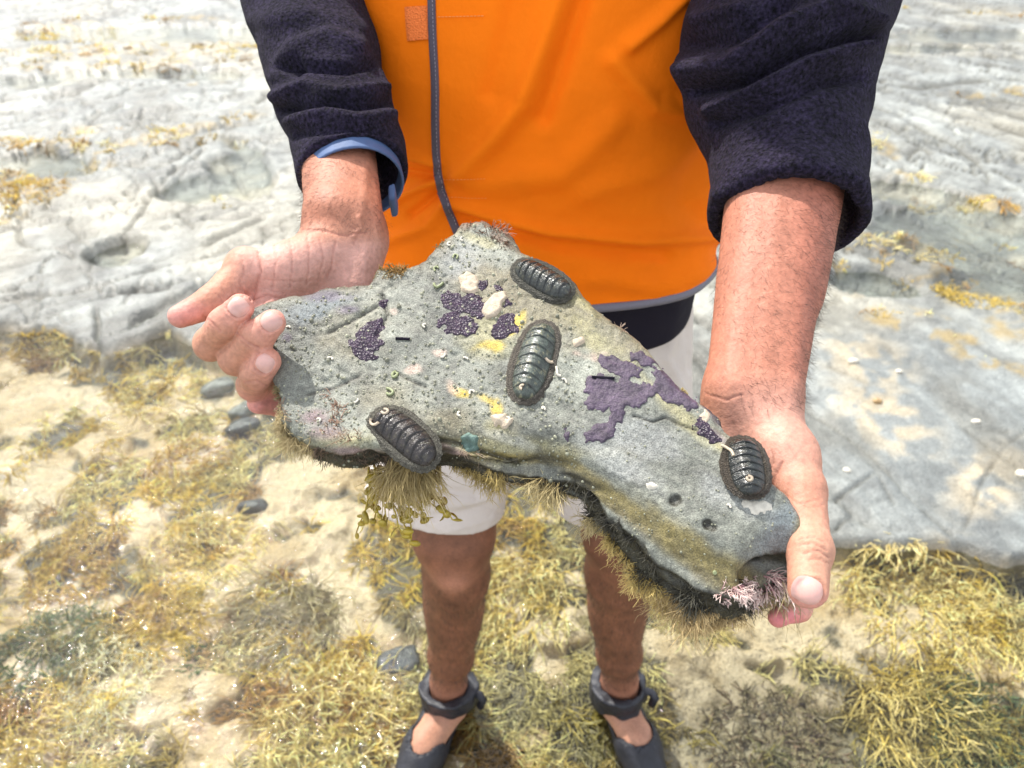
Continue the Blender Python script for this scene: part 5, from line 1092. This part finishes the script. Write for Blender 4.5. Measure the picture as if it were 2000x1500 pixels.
def stone(name, px, py, size, seed, label, cat, material, z=.0, rot=0, flat=.5):
    r_ = np.random.default_rng(seed); g_ = G(px, py); h = float(gz(g_[0], g_[1])[0]); ctr = np.array([g_[0], g_[1], max(h, -.05)+size[2]*.35+z]); n = 28; V = []
    for i in range(n//2+1):
        for j in range(n):
            t_, p_ = math.pi*i/(n//2), 2*math.pi*j/n; V.append([math.sin(t_)*math.cos(p_), math.sin(t_)*math.sin(p_), math.cos(t_)])
    V = np.array(V); k = 1+.28*fbm(V, 1.3, 3, seed)+.10*fbm(V, 5, 2, seed+1); V = np.sign(V)*np.abs(V)**.8*k[:, None]*np.array(size); a = math.radians(rot); V = V @ np.array([[math.cos(a), math.sin(a), 0], [-math.sin(a), math.cos(a), 0], [0, 0, 1]])
    Q = np.array([[i*n+j, (i+1)*n+j, (i+1)*n+(j+1) % n, i*n+(j+1) % n] for i in range(n//2) for j in range(n)]); o = mk(name, ctr+V, Q, material, local=ctr); tag(o, label, cat)
dks = mat('dark_stone', (.075, .08, .085), rough=.4, n1=[(30, .35)], bumps=[('n', 60, .6, .008)])
olv = mat('olive_stone', (.14, .14, .085), rough=.5, n1=[(25, .4)], bumps=[('n', 60, .6, .008)])
for i, (px, py, sz, lab, m_, ro) in enumerate([
    (425, 735, (.055, .030, .022), 'wet grey stone left of the lowest fingertip', M['stone'], 30), (478, 782, (.06, .032, .026), 'grey stone poking out behind the little finger', M['stone'], 50), (470, 815, (.05, .03, .02), 'darker stone just below the hand at the pool edge', dks, 30),
    (488, 965, (.040, .018, .014), 'small slate chip lying on sand below the rock corner', dks, 10), (775, 1265, (.045, .03, .016), 'black stone just left of the left shin', dks, 20),
   ]): stone('stone', px, py, sz, 800+i, lab, 'stone', m_, rot=ro)
shl = mat('periwinkle', (.40, .27, .13), rough=.3, n1=[(150, .3)])
for i, (px, py, sz, lab, m_) in enumerate([
    (1708, 800, (.012, .009, .009), 'small tan snail shell on the grey slab', shl), (1662, 722, (.016, .010, .008), 'white shell fragment highest on the slab by the wrist', M['shellw']), (1898, 842, (.013, .009, .006), 'oval white shell on the slab at right', M['shellw']),
    (1648, 935, (.010, .008, .006), 'small cream shell on the slab beside the thumb', M['shellw']), (1985, 945, (.016, .012, .008), 'large white shell at the right edge of the slab', M['shellw']), (1750, 742, (.010, .008, .006), 'little pale shell on the purple stained slab', M['shellw'])]):
    stone('shell', px, py, sz, 830+i, lab, 'shell', m_)
